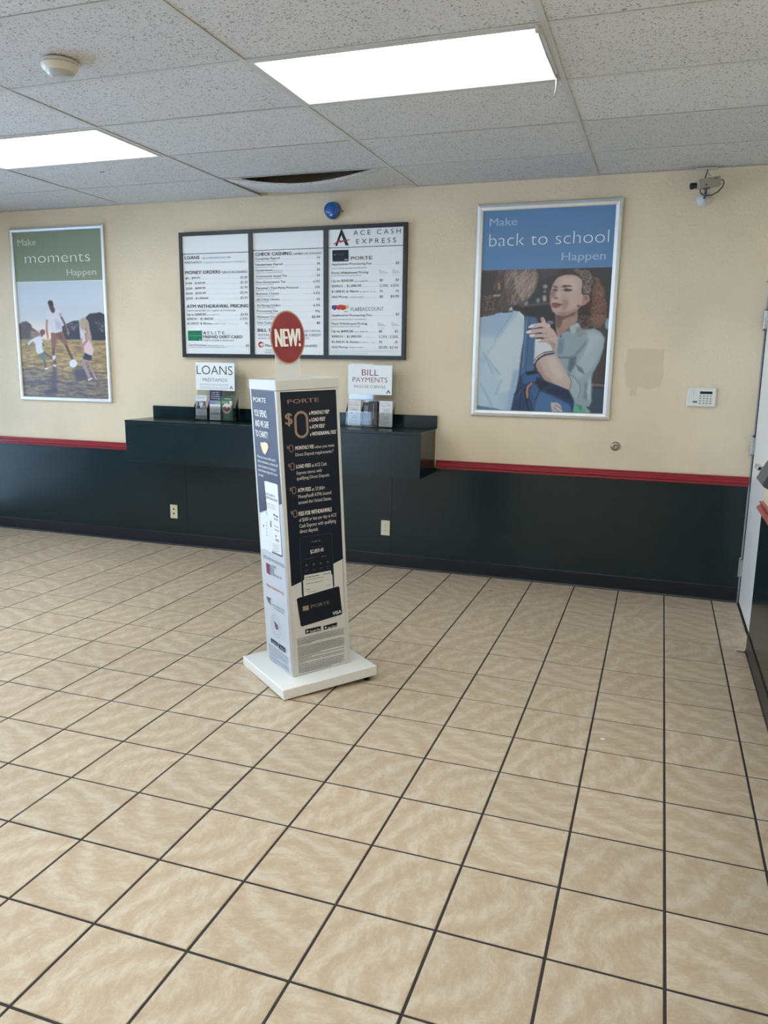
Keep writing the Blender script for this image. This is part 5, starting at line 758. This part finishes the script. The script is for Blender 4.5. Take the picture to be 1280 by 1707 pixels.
def stroke(img, P, wd, col, al, soft, clip=None):
    Hh, W = img.shape[:2]; Q = [(x / 1000 * W, y / 1000 * Hh) for x, y in P]
    pad = wd / 2 + soft + 2
    xa, xb = max(0, int(min(q[0] for q in Q) - pad)), min(W, int(max(q[0] for q in Q) + pad) + 1)
    ya, yb = max(0, int(min(q[1] for q in Q) - pad)), min(Hh, int(max(q[1] for q in Q) + pad) + 1)
    if xa >= xb or ya >= yb: return
    X, Y = np.meshgrid(np.arange(xa, xb) + .5, np.arange(ya, yb) + .5); D = np.full(X.shape, 1e9)
    for (x0, y0), (x1, y1) in zip(Q, Q[1:]):
        dx, dy = x1 - x0, y1 - y0; L2 = dx * dx + dy * dy + 1e-9; t = np.clip(((X - x0) * dx + (Y - y0) * dy) / L2, 0, 1)
        D = np.minimum(D, np.hypot(X - x0 - t * dx, Y - y0 - t * dy))
    m = np.clip((wd / 2 - D) / max(soft, .7) + .5, 0, 1) * al
    if clip is not None: m = m * clip[ya:yb, xa:xb]
    img[ya:yb, xa:xb] = img[ya:yb, xa:xb] * (1 - m[..., None]) + np.array(col, 'f') * m[..., None]
def vnoise(W, Hh, sx, sy, seed):
    rg = np.random.RandomState(seed); g = rg.rand(int(Hh / sy) + 3, int(W / sx) + 3)
    x = np.arange(W) / sx; y = np.arange(Hh) / sy; xi = x.astype(int); yi = y.astype(int); fx = x - xi; fy = (y - yi)[:, None]; fx = fx * fx * (3 - 2 * fx); fy = fy * fy * (3 - 2 * fy)
    a = g[yi][:, xi] * (1 - fx) + g[yi][:, xi + 1] * fx; b = g[yi + 1][:, xi] * (1 - fx) + g[yi + 1][:, xi + 1] * fx
    return a * (1 - fy) + b * fy
def paint(ops, W, Hh, k, seed):
    img = np.zeros((Hh, W, 3), 'f') + 128; rg = random.Random(seed)
    for op in ops:
        c = op[1]
        if op[0] == 'p':
            v = op[3]; P = list(zip(v[::2], v[1::2])); m = soft_mask(P, W, Hh, op[2] * k)[..., None]; img = img * (1 - m) + np.array(c, 'f') * m
        elif op[0] == 's':
            v = op[4]; stroke(img, list(zip(v[::2], v[1::2])), op[2] * k, c, 1, op[3] * k + .6)
        elif op[0] == 'h':
            _, c, n, wd, ang, curl, v = op; P = list(zip(v[::2], v[1::2])); m = soft_mask(P, W, Hh, 1)
            xs_, ys_ = [p[0] for p in P], [p[1] for p in P]; made = 0; tries = 0
            while made < n and tries < n * 8:
                tries += 1; x = rg.uniform(min(xs_), max(xs_)); y = rg.uniform(min(ys_), max(ys_))
                px_, py_ = int(x / 1000 * W), int(y / 1000 * Hh)
                if not (0 <= px_ < W and 0 <= py_ < Hh) or m[py_, px_] < .4: continue
                a = math.radians(ang + rg.gauss(0, 8 if not curl else 60)); ka = rg.gauss(0, .06 if not curl else .7); pts = [(x, y)]
                for s_ in range(6 if not curl else 5):
                    a += ka; x += math.cos(a) * (16 if not curl else 8); y += math.sin(a) * (16 if not curl else 8) * W / Hh; pts.append((x, y))
                q = rg.uniform(.86, 1.12); stroke(img, pts, wd * k * rg.uniform(.5, 1.1), [min(255, cc * q) for cc in c], rg.uniform(.2, .55), 1.1, m); made += 1
        elif op[0] == 'n':
            lo, hi, mode = np.array(op[1], 'f'), np.array(op[2], 'f'), op[3]
            f = .45 * vnoise(W, Hh, 34, 6, seed) + .35 * vnoise(W, Hh, 12, 3.5, seed + 1) + .2 * vnoise(W, Hh, 4, 2, seed + 2)
            f = np.clip((f - .28) / .44, 0, 1)[..., None]; yy = (np.arange(Hh) / Hh)[:, None, None]
            m = np.clip((yy - .505) / .01, 0, 1) * .75 if mode == 0 else np.clip((yy - .66) / .12, 0, 1) * .55
            img = img * (1 - m) + (lo * (1 - f) + hi * f) * m
    return np.clip(img, 0, 255)
def mk_picture(name):
    m = mat(name, (128, 128, 128), .35); N, L, b = nodes(m)
    a = N.new('ShaderNodeVertexColor'); a.layer_name = 'ink'; L.new(a.outputs['Color'], b.inputs['Base Color'])
    return m
def picture(name, ops, x0, x1, z0, z1, y, W, Hh, k, seed, parent):
    img = paint(ops, W, Hh, k, seed) / 255.0
    img = np.where(img <= .04045, img / 12.92, ((img + .055) / 1.055) ** 2.4)
    X, Z = np.meshgrid(np.linspace(x0, x1, W), np.linspace(z1, z0, Hh))
    V = np.stack([X.ravel(), np.full(X.size, y), Z.ravel()], 1).astype('f')
    i = np.arange((Hh - 1) * W).reshape(Hh - 1, W)[:, :-1].ravel()
    F = np.stack([i, i + W, i + W + 1, i + 1], 1).astype('i')
    me = bpy.data.meshes.new(name); me.vertices.add(len(V)); me.vertices.foreach_set('co', V.ravel())
    me.loops.add(F.size); me.loops.foreach_set('vertex_index', F.ravel()); me.polygons.add(len(F)); me.polygons.foreach_set('loop_start', np.arange(0, F.size, 4, dtype='i')); me.polygons.foreach_set('loop_total', np.full(len(F), 4, 'i')); me.update(calc_edges=True)
    ca = me.color_attributes.new('ink', 'FLOAT_COLOR', 'POINT'); ca.data.foreach_set('color', np.concatenate([img.reshape(-1, 3), np.ones((W * Hh, 1))], 1).astype('f').ravel())
    return link(name, me, mk_picture(name + '_print'), parent)
def poster(name, label, cat, outer, inner, zsplit, hcol, fm, ops, keys, k, seed, rule=None):
    ox0, ox1, oz0, oz1 = outer; x0, x1, z0, z1 = inner
    t = thing(name, label, cat, ((ox0 + ox1) / 2, -.001, oz0), 0, 'poster frames on the back wall')
    S = Matrix.Translation((-(ox0 + ox1) / 2, .001, -oz0))
    def A(o): o.matrix_basis = S @ o.matrix_basis; return o
    # four mitred snap-frame rails with a rounded face
    for side in range(4):
        bm = bmesh.new()
        c = [((ox0, oz1), (ox1, oz1), (x1, z1), (x0, z1)), ((ox1, oz1), (ox1, oz0), (x1, z0), (x1, z1)), ((ox1, oz0), (ox0, oz0), (x0, z0), (x1, z0)), ((ox0, oz0), (ox0, oz1), (x0, z1), (x0, z0))][side]
        rings = []
        for f, yy in ((0, -.001), (0, -.014), (.12, -.019), (.5, -.022), (.88, -.018), (1, -.013), (1, -.008)):
            rings.append([bm.verts.new((c[0][0] + (c[3][0] - c[0][0]) * f, yy, c[0][1] + (c[3][1] - c[0][1]) * f)), bm.verts.new((c[1][0] + (c[2][0] - c[1][0]) * f, yy, c[1][1] + (c[2][1] - c[1][1]) * f))])
        for p, q in zip(rings, rings[1:]): bm.faces.new((p[0], p[1], q[1], q[0]))
        bm.faces.new([r[0] for r in rings]); bm.faces.new([r[1] for r in rings][::-1])
        bmesh.ops.recalc_face_normals(bm, faces=bm.faces)
        A(link('frame_rail', bm_mesh('frame_rail', bm), fm, t))
    A(box('backing', ox0 + .01, ox1 - .01, -.007, -.002, oz0 + .01, oz1 - .01, M_BLACKF, t))
    hp = A(box('header', x0, x1, -.010, -.0075, zsplit, z1, hcol, t)); hp['label'] = 'plain colour header with white wording'
    A(picture('picture', ops, x0, x1, z0, zsplit - (.004 if rule else 0), -.0098, 300, 380, k, seed, t))
    if rule: A(box('white_rule', x0, x1, -.0100, -.0078, zsplit - .0045, zsplit - .0002, rule, t))
    for n, kk in enumerate(keys): A(print_on('lettering', DATA[kk], INK[kk], t, 'wall', -.0108 - n * .0003))
    return t
poster('framed_poster', 'large blue framed poster of a curly-haired woman, on the wall right of the menu board', 'poster', (-.3147, .634, 1.1718, 2.589), (-.272, .590, 1.216, 2.5435), 2.161,
       mat('header_blue', (94, 138, 186), .4), M_ALU, PIC_SCHOOL, ['pr_make', 'pr_big'], .32, 4)
poster('framed_poster', 'green framed poster reading moments, with a family playing football, at the far left', 'poster', (-4.330, -3.376, 1.171, 2.594), (-4.301, -3.407, 1.201, 2.561), 2.162,
       mat('header_green', (134, 148, 130), .4), M_ALU, PIC_FIELD, ['pl_make', 'pl_big'], .26, 9, mat('rule_white', (236, 240, 240), .4))

# ================================================================== WALL FITTINGS
# alarm keypad
t = thing('alarm_keypad', 'white alarm keypad with a dark display on the cream wall near the door', 'keypad', (1.196, -.001, 1.341))
bm = bmesh.new(); add_box(bm, -.087, .087, -.026, 0, -.060, .060, .006, 3); link('housing', bm_mesh('housing', bm), mat('keypad_white', (228, 230, 228), .3), t)
box('display', -.010, .064, -.0272, -.0255, .020, .037, mat('keypad_display', (30, 42, 50), .2), t, .0006, 1)
for r in range(4):
    for c in range(4):
        box('key', -.012 + c * .0205, .001 + c * .0205, -.0285, -.0255, .004 - r * .0155 - (.004 if r == 0 else 0) * 0, .011 - r * .0155, mat('key_grey', (150, 158, 156), .5), t, .0012, 1)
box('status_light', -.050, -.023, -.0275, -.0255, -.036, -.025, mat('keypad_badge', (96, 110, 112), .4), t, .0006, 1)
tube('moulded_line', [(-.056, -.0262, .042), (-.050, -.0265, .036), (-.045, -.0265, .024), (-.044, -.0262, .010)], .0011, mat('moulding_grey', (180, 184, 182), .5), t, 6)
# round door bumper
lathe('wall_bumper', [(0, 0), (.031, 0), (.031, -.004), (.027, -.011), (.020, -.015), (.014, -.0155), (.011, -.011), (.006, -.0095), (0, -.009)], mk_metal('brushed_nickel', (168, 162, 148), .35, (60, 60, 60)), None, 36,
      Matrix.Translation((.685, -.0005, .9975)) @ Matrix.Rotation(-PI / 2, 4, 'X'), label='small round nickel door bumper on the wall above the red rail', cat='door bumper').data.transform(Matrix.Identity(4))
# blue strobe
t = thing('alarm_strobe', 'small round blue strobe lamp on the wall above the menu board', 'strobe', (-1.375, -.001, 2.600))
R90 = Matrix.Rotation(PI / 2, 4, 'X')
lathe('base', [(0, 0), (.0600, 0), (.0615, .004), (.0615, .014), (.058, .018), (0, .018)], mat('strobe_grey', (170, 176, 180), .4), t, 40, R90)
lathe('gasket', [(.0575, .0182), (.0590, .020), (.0590, .026), (.0560, .028), (0, .028)], mat('strobe_gasket', (26, 36, 56), .4), t, 40, R90)
bd = mat('strobe_blue_lens', (22, 92, 176), .12, spec=.6, coat=.4)
lathe('lens', [(.0555, .0282), (.0545, .040), (.0500, .060), (.0460, .064), (.0440, .060), (.0300, .062), (.0280, .066), (.0100, .067), (0, .067)], bd, t, 40, R90)
bm = bmesh.new(); add_box(bm, .058, .078, -.012, -.006, -.010, -.004, .001, 1); link('screw_tab', bm_mesh('screw_tab', bm), M_BLACKP, t)
# outlets
def outlet(name, label, x, z, kind):
    t = thing(name, label, 'socket', (x, -.0045, z), 0, None)
    wv = M_IVORY if kind == 'phone' else mat('white_plate_plastic', (222, 220, 206), .35)
    bm = bmesh.new(); add_box(bm, -.035, .035, -.0055, 0, -.0575, .0575, .002, 2); link('cover_plate', bm_mesh('cover_plate', bm), wv, t)
    dk = mat('socket_dark', (30, 28, 26), .5)
    if kind == 'phone':
        for zz in (.022, -.016): lathe('jack', [(0, 0), (.0075, 0), (.0075, .002), (.004, .0025), (0, .0015)], dk, t, 16, Matrix.Translation((0, -.0052, zz)) @ Matrix.Rotation(PI / 2, 4, 'X'))
    else:
        for zz in (.0195, -.0195):
            f_ = box('receptacle', -.0165, .0165, -.0075, -.0050, zz - .0135, zz + .0135, wv, t, .0012, 2)
            for xx, hh in ((-.0065, .0045), (.0065, .0038)): box('slot', xx - .0012, xx + .0012, -.0078, -.0070, zz - hh + .003, zz + hh + .003, dk, f_)
            lathe('slot', [(0, 0), (.0024, 0), (.0024, .001), (0, .001)], dk, f_, 10, Matrix.Translation((0, -.0068, zz - .0075)) @ Matrix.Rotation(PI / 2, 4, 'X'))
    for zz in ((.0, ) if kind != 'phone' else (.046, -.046)): lathe('screw', [(0, 0), (.003, 0), (.0025, .001), (0, .0014)], M_CHROME, t, 10, Matrix.Translation((0, -.0053, zz)) @ Matrix.Rotation(PI / 2, 4, 'X'))
outlet('wall_socket', 'ivory two-jack wall plate on the dark green panelling, left of the column', -2.815, .285, 'phone')
outlet('wall_socket', 'white duplex power outlet on the dark green panelling, right of the column', -.945, .301, 'power')
# security camera on a cone bracket
t = thing('security_camera', 'beige box security camera on a white cone bracket high on the wall by the ceiling', 'security camera', (1.111, -.001, 2.553))
lathe('wall_mount', [(0, 0), (.043, 0), (.043, .005), (.034, .012), (.020, .030), (.014, .042), (.010, .046), (0, .046)], mat('bracket_grey', (196, 198, 200), .35), t, 36, R90)
for a in (.9, 3.0, 5.1): lathe('screw', [(0, .0), (.0035, .0), (.003, .0015), (0, .002)], M_CHROME, t, 10, Matrix.Translation((.034 * math.cos(a), -.008, .034 * math.sin(a))) @ R90)
tube('arm', [(0, -.040, 0), (.002, -.055, .003), (.003, -.075, .012), (.004, -.088, .026), (.004, -.090, .046)], .0075, mat('arm_purple_grey', (70, 68, 86), .4), t, 12)
BT = Matrix.Translation((.012, -.10, .074)) @ Matrix.Rotation(math.radians(14), 4, 'Z') @ Matrix.Rotation(math.radians(-9), 4, 'Y')
bm = bmesh.new(); add_box(bm, -.050, .068, -.026, .026, -.0265, .0265, .003, 2, BT); link('body', bm_mesh('body', bm), mat('camera_beige', (160, 158, 146), .45, bump=(120, .0003, 2)), t)
bm = bmesh.new(); add_box(bm, -.068, -.050, -.022, .022, -.024, .020, .003, 2, BT); link('front_collar', bm_mesh('front_collar', bm), mat('camera_collar', (182, 182, 172), .45), t)
bm = bmesh.new(); add_lathe(bm, [(0, 0), (.0165, 0), (.0165, .014), (.019, .016), (.019, .034), (.016, .036), (.013, .031), (0, .030)], 26, BT @ Matrix.Translation((-.068, 0, -.003)) @ Matrix.Rotation(-PI / 2, 4, 'Y')); link('lens', bm_mesh('lens', bm, False), M_BLACKP, t)
bm = bmesh.new(); add_box(bm, -.030, .010, -.010, .010, -.0335, -.0265, .001, 1, BT); link('mounting_foot', bm_mesh('mounting_foot', bm), mat('camera_foot', (96, 96, 92), .5), t)
bm = bmesh.new(); add_lathe(bm, [(0, 0), (.0045, 0), (.004, .0015), (0, .0015)], 12, BT @ Matrix.Translation((-.018, -.026, -.012)) @ R90); link('knob', bm_mesh('knob', bm, False), M_BLACKP, t)
bm = bmesh.new(); add_box(bm, .028, .050, -.0266, -.0258, .012, .018, 0, 1, BT); link('badge', bm_mesh('badge', bm), mat('badge_grey', (110, 110, 104), .4), t)
tube('cable', [(.072, -.078, .092), (.096, -.075, .094), (.104, -.074, .078), (.096, -.070, .052), (.074, -.066, .028), (.044, -.062, .012), (.014, -.060, .010), (-.014, -.064, .016), (-.028, -.072, .030), (-.026, -.080, .046)], .0032, M_BLACKP, t, 8)
tube('cable', [(.006, -.030, .1770), (.004, -.034, .150), (-.002, -.050, .125), (-.006, -.068, .104)], .0030, M_BLACKP, t, 8)
tube('cable', [(.007, -.030, .1770), (.014, -.036, .145), (.026, -.055, .122)], .0012, mat('thin_wire', (120, 116, 104), .5), t, 6)
box('ceiling_cover_strip', 1.050, 1.176, -.052, -.004, H - .010, H - .0025, mat('cover_white', (206, 206, 200), .4), None, .002, 1, label='thin white cable cover strip on the ceiling above the security camera', cat='cable cover')
# dark wall box on the near right wall
t = thing('wall_box', 'dark grey wedge-shaped box fixed to the right wall above the red rail', 'wall box', (XR, -1.62, 1.0))
prism('body', [(-.001, -.03), (-.001, .155), (-.062, .116), (-.072, .100), (-.106, .028), (-.098, .018)], 'y', -.12, .12, mat('wall_box_dark', (58, 66, 78), .4, bump=(150, .0003, 2)), t)
prism('top_cover', [(-.001, .157), (-.001, .205), (-.030, .190), (-.0615, .1185)], 'y', -.12, .12, mat('wall_box_light', (150, 160, 178), .4), t)

# ================================================================== COUNTER-TOP RACKS, SIGNS AND LEAFLETS
def leaflet(name, label, x0, x1, z0, z1, y, m, group, art, tilt=.05, th=.006, cat='leaflet'):
    t = thing(name, label, cat, ((x0 + x1) / 2, y, z0), 0, group)
    hw, hh = (x1 - x0) / 2, z1 - z0
    S = Matrix.Rotation(-tilt, 4, 'X')
    t.rotation_euler = (-tilt, 0, 0)
    box('sheets', -hw, hw, -.001, th, 0, hh, m, t, .0004, 1)
    for n, (nm, col, items) in enumerate(art):
        it = []
        for q in items:
            # fractions of the leaflet: x from left, z from bottom
            fx = lambda u: -hw + u * 2 * hw
            fz = lambda v: v * hh
            if q[0] == 't': it.append(('t', q[1], fx(q[2]), fz(q[3]), fx(q[4]), fz(q[3]), q[5] * hh, q[6]))
            elif q[0] == 'p': it.append(('p', [(fx(a), fz(b)) for a, b in q[1]]))
            elif q[0] == 'r': it.append(('r', fx(q[1]), fz(q[2]), fx(q[3]), fz(q[4])))
            elif q[0] == 'l': it.append(('l', fx(q[1]), fz(q[2]), fx(q[3]), fz(q[2]), q[4], 1))
            elif q[0] == 'c': it.append(('c', fx(q[1]), fz(q[2]), q[3]))
        o = print_on(nm, it, mat('leaflet_%d_%d_%d' % col, col, .4), t, 'wall', -.0013 - .0002 * n)
    return t
def rack(label, x0, x1, y0, nx, sx0, sx1, sz0, sz1):
    """clear acrylic leaflet rack with a sign holder standing up behind the pockets"""
    t = thing('leaflet_rack', label, 'leaflet rack', ((x0 + x1) / 2, y0, CT), 0, 'clear racks on the counter')
    c = (x0 + x1) / 2; hw = (x1 - x0) / 2; th = .0022
    box('base', -hw, hw, 0, .085, .0003, .003, M_ACRYL, t)
    box('back_sheet', -hw, hw, .060, .060 + th, .003, sz1 - CT + .004, M_ACRYL, t)
    box('pocket_front', -hw, hw, 0, th, .003, .115, M_ACRYL, t)
    for k in range(nx + 1):
        xx = -hw + (2 * hw - th) * k / nx
        prism('divider', [(.0025, .003), (.0585, .003), (.0585, .20), (.0025, .115)], 'x', xx, xx + th, M_ACRYL, t)
    box('sign_sleeve', sx0 - c, sx1 - c, .0515, .0515 + th, sz0 - CT, sz1 - CT, M_ACRYL, t)
    return t
YL = -.175
rack('clear acrylic rack holding the LOANS sign and three leaflet piles, left of the column', -2.480, -2.115, YL, 3, -2.482, -2.142, 1.262, 1.519)
YR = -.150
rack('clear acrylic rack holding the BILL PAYMENTS sign and leaflets, right of the column', -1.215, -.852, YR, 3, -1.212, -.850, 1.270, 1.519)
def sign(label, x0, x1, z0, z1, y, keys, roll):
    t = thing('paper_sign', label, 'sign', ((x0 + x1) / 2, y, z0), 0, None)
    S = Matrix.Translation((-(x0 + x1) / 2, 0, -z0))
    box('sheet', -(x1 - x0) / 2, (x1 - x0) / 2, -.0006, .0008, 0, z1 - z0, M_PAPER, t)
    for n, k in enumerate(keys):
        o = print_on('lettering', DATA[k], INK[k], t, 'wall', 0); o.matrix_basis = Matrix.Translation((-(x0 + x1) / 2, -.0009 - .0002 * n, -z0)) @ o.matrix_basis
    t.rotation_euler = (0, roll, 0)
# the lettering was measured on the plane y = -0.10
sign('white LOANS paper sign with green letters in the left clear rack', -2.490, -2.146, 1.302, 1.514, YL + .0495, ['hl_green', 'hl_grey', 'hl_line'], .006)
sign('white BILL PAYMENTS paper sign with red letters in the right clear rack', -1.218, -.879, 1.301, 1.512, YR + .0495, ['hr_red', 'hr_grey'], 0)
G = 'leaflets in the counter racks'
W_ = (222, 228, 234)
LF = mat('leaflet_white', W_, .4)
zb = CT + .012
leaflet('leaflet', 'white leaflet with a couple in a photo, left pocket of the left rack', -2.476, -2.378, zb, zb + .184, YL + .012, LF, G, [
    ('picture', (126, 150, 186), [('r', .04, .42, .96, .76)]), ('picture', (92, 84, 74), [('p', [(.12, .45), (.2, .72), (.32, .70), (.45, .5), (.3, .44)]), ('p', [(.55, .75), (.9, .75), (.95, .55), (.7, .5)])]), ('picture', (196, 170, 166), [('c', .75, .50, .014), ('c', .42, .62, .012), ('c', .62, .66, .010)]), ('picture', (208, 216, 226), [('p', [(.42, .68), (.6, .68), (.62, .5), (.4, .46)])]),
    ('lettering', (110, 120, 150), [('t', 'PRÉSTAMOS', .08, .90, .9, .05, .2), ('l', .1, .86, .8, .002), ('l', .12, .34, .7, .0018), ('l', .12, .29, .8, .0018), ('l', .12, .24, .75, .0018)]), ('footer_band', (150, 158, 172), [('r', .0, .0, 1, .16)])])
leaflet('leaflet', 'navy leaflet standing tallest in the middle pocket of the left rack', -2.366, -2.262, zb + .012, zb + .236, YL + .040, mat('leaflet_navy', (38, 40, 78), .4), G, [
    ('lettering', (214, 214, 226), [('t', 'Lo que debes', .15, .86, .8, .04, .3), ('t', 'saber sobre', .15, .79, .8, .04, .3), ('t', 'los préstamos', .12, .72, .85, .045, .8), ('t', 'de día de pago', .12, .65, .9, .045, .8)])])
leaflet('leaflet', 'white leaflet with bold capitals leaning in front of the navy one', -2.352, -2.256, zb - .003, zb + .148, YL + .012, LF, G, [
    ('header', (128, 134, 190), [('r', .0, .80, .5, 1.0)]), ('header', (130, 160, 150), [('r', .5, .80, 1.0, 1.0)]), ('lettering', (150, 156, 190), [('l', .2, .70, .8, .002), ('l', .2, .63, .85, .002), ('l', .2, .56, .8, .002), ('l', .2, .49, .75, .002)]), ('lettering', (34, 40, 66), [('t', 'DFPI', .15, .27, .92, .11, 1.0), ('l', .25, .10, .8, .0014)])])
leaflet('leaflet', 'green leaflet with a round photo, right pocket of the left rack', -2.250, -2.150, zb - .003, zb + .180, YL + .012, mat('leaflet_green', (72, 118, 96), .4), G, [
    ('header', (52, 94, 66), [('r', 0, .84, 1, 1)]), ('lettering', (226, 232, 226), [('t', 'PRESTAMOS', .32, .88, .9, .05, .6), ('l', .1, .78, .7, .0022), ('l', .1, .73, .6, .0022)]), ('picture', (216, 214, 208), [('c', .5, .50, .040), ('p', [(.7, .82), (.98, .82), (.95, .65), (.82, .60)])]), ('picture', (140, 92, 90), [('c', .32, .50, .015), ('c', .68, .50, .014), ('c', .5, .44, .012)]), ('lettering', (206, 222, 212), [('l', .25, .28, .85, .002), ('l', .25, .22, .9, .002), ('l', .25, .16, .8, .002), ('l', .25, .10, .85, .002)])])
def bill(label, x0, x1):
    leaflet('leaflet', label, x0, x1, zb - .002, zb + .182, YR + .012, LF, G, [
        ('lettering', (196, 128, 136), [('t', 'PAY YOUR', .08, .87, .78, .05, .3), ('t', 'BILLS HERE', .08, .79, .9, .05, .2)]), ('lettering', (110, 118, 128), [('l', .1, .70, .85, .0016), ('t', 'O DIRECTV', .24, .61, .8, .045, .4), ('l', .55, .50, .85, .002), ('t', 'Comcast', .3, .38, .75, .03, .3), ('l', .1, .22, .85, .0014), ('l', .1, .18, .75, .0014), ('l', .1, .14, .8, .0014), ('l', .1, .09, .7, .0014)]),
        ('lettering', (40, 44, 54), [('t', 'CA', .14, .47, .40, .06, .6), ('t', 'verizon', .3, .29, .75, .045, .8)])])
bill('white bill payment leaflet in the left pocket of the right rack', -1.205, -1.106)
bill('white bill payment leaflet in the right pocket of the right rack', -.962, -.862)
leaflet('leaflet', 'black leaflets fanned in the middle pocket of the right rack, front one', -1.090, -1.020, zb + .002, zb + .168, YR + .022, mat('leaflet_black', (40, 42, 50), .3), G, [('lettering', (120, 124, 132), [('r', .12, .55, .55, .86), ('l', .1, .3, .8, .0016), ('l', .1, .25, .7, .0016)])])
leaflet('leaflet', 'black leaflet with a pale vertical stripe, middle pocket of the right rack', -1.050, -.985, zb + .004, zb + .176, YR + .034, mat('leaflet_black', (40, 42, 50), .3), G, [('lettering', (170, 172, 178), [('r', .2, .35, .35, .92), ('r', .45, .25, .60, .92)])])
leaflet('leaflet', 'black leaflet at the back of the middle pocket of the right rack', -1.035, -.968, zb + .006, zb + .172, YR + .044, mat('leaflet_black', (40, 42, 50), .3), G, [('lettering', (90, 92, 100), [('r', .2, .7, .9, .8)])])

# ---- scraps on the floor
def scrap(label, x, y, r, h_, m, seed, cat):
    rg = random.Random(seed); bm = bmesh.new(); bmesh.ops.create_icosphere(bm, subdivisions=1, radius=r)
    for v in bm.verts: v.co *= rg.uniform(.7, 1.25); v.co.z *= h_ / r
    mz = min(v.co.z for v in bm.verts)
    for v in bm.verts: v.co += Vector((x, y, -mz + .0006))
    link({'paper scrap': 'paper_scrap', 'debris': 'dark_crumb'}[cat], bm_mesh('scrap', bm), m, None, label, cat, None)
scrap('tiny white paper scrap lying on the floor tiles in the open area at right', .8275, -2.3291, .010, .004, mat('scrap_white', (240, 240, 236), .5), 1, 'paper scrap')
MD = mat('debris_dark', (60, 48, 42), .8)
for (x, y, r, lb) in ((-.3156, -.2519, .005, 'dark crumb on the floor by the wall, right of the counter, upper left of four'), (-.346, -.345, .0045, 'dark crumb on the floor by the wall, lower left of four'), (-.0528, -.354, .005, 'dark crumb on the floor by the wall, lower right of four'), (.005, -.232, .0045, 'dark crumb on the floor by the wall, upper right of four')):
    scrap(lb, x, y, r, .003, MD, int(abs(x) * 1000), 'debris')
bm = bmesh.new()
for k in range(9):
    a = rp_.uniform(0, 2 * PI); L_ = rp_.uniform(.012, .03)
    add_tube(bm, [(1.470, -1.010, .003), (1.470 + L_ * .5 * math.cos(a), -1.010 + L_ * .5 * math.sin(a), .006), (1.470 + L_ * math.cos(a), -1.010 + L_ * math.sin(a), .002)], .0012, 5)
link('lint_tuft', bm_mesh('lint_tuft', bm), MD, None, 'dark tuft of lint on the floor at the corner of the right baseboard', 'debris')
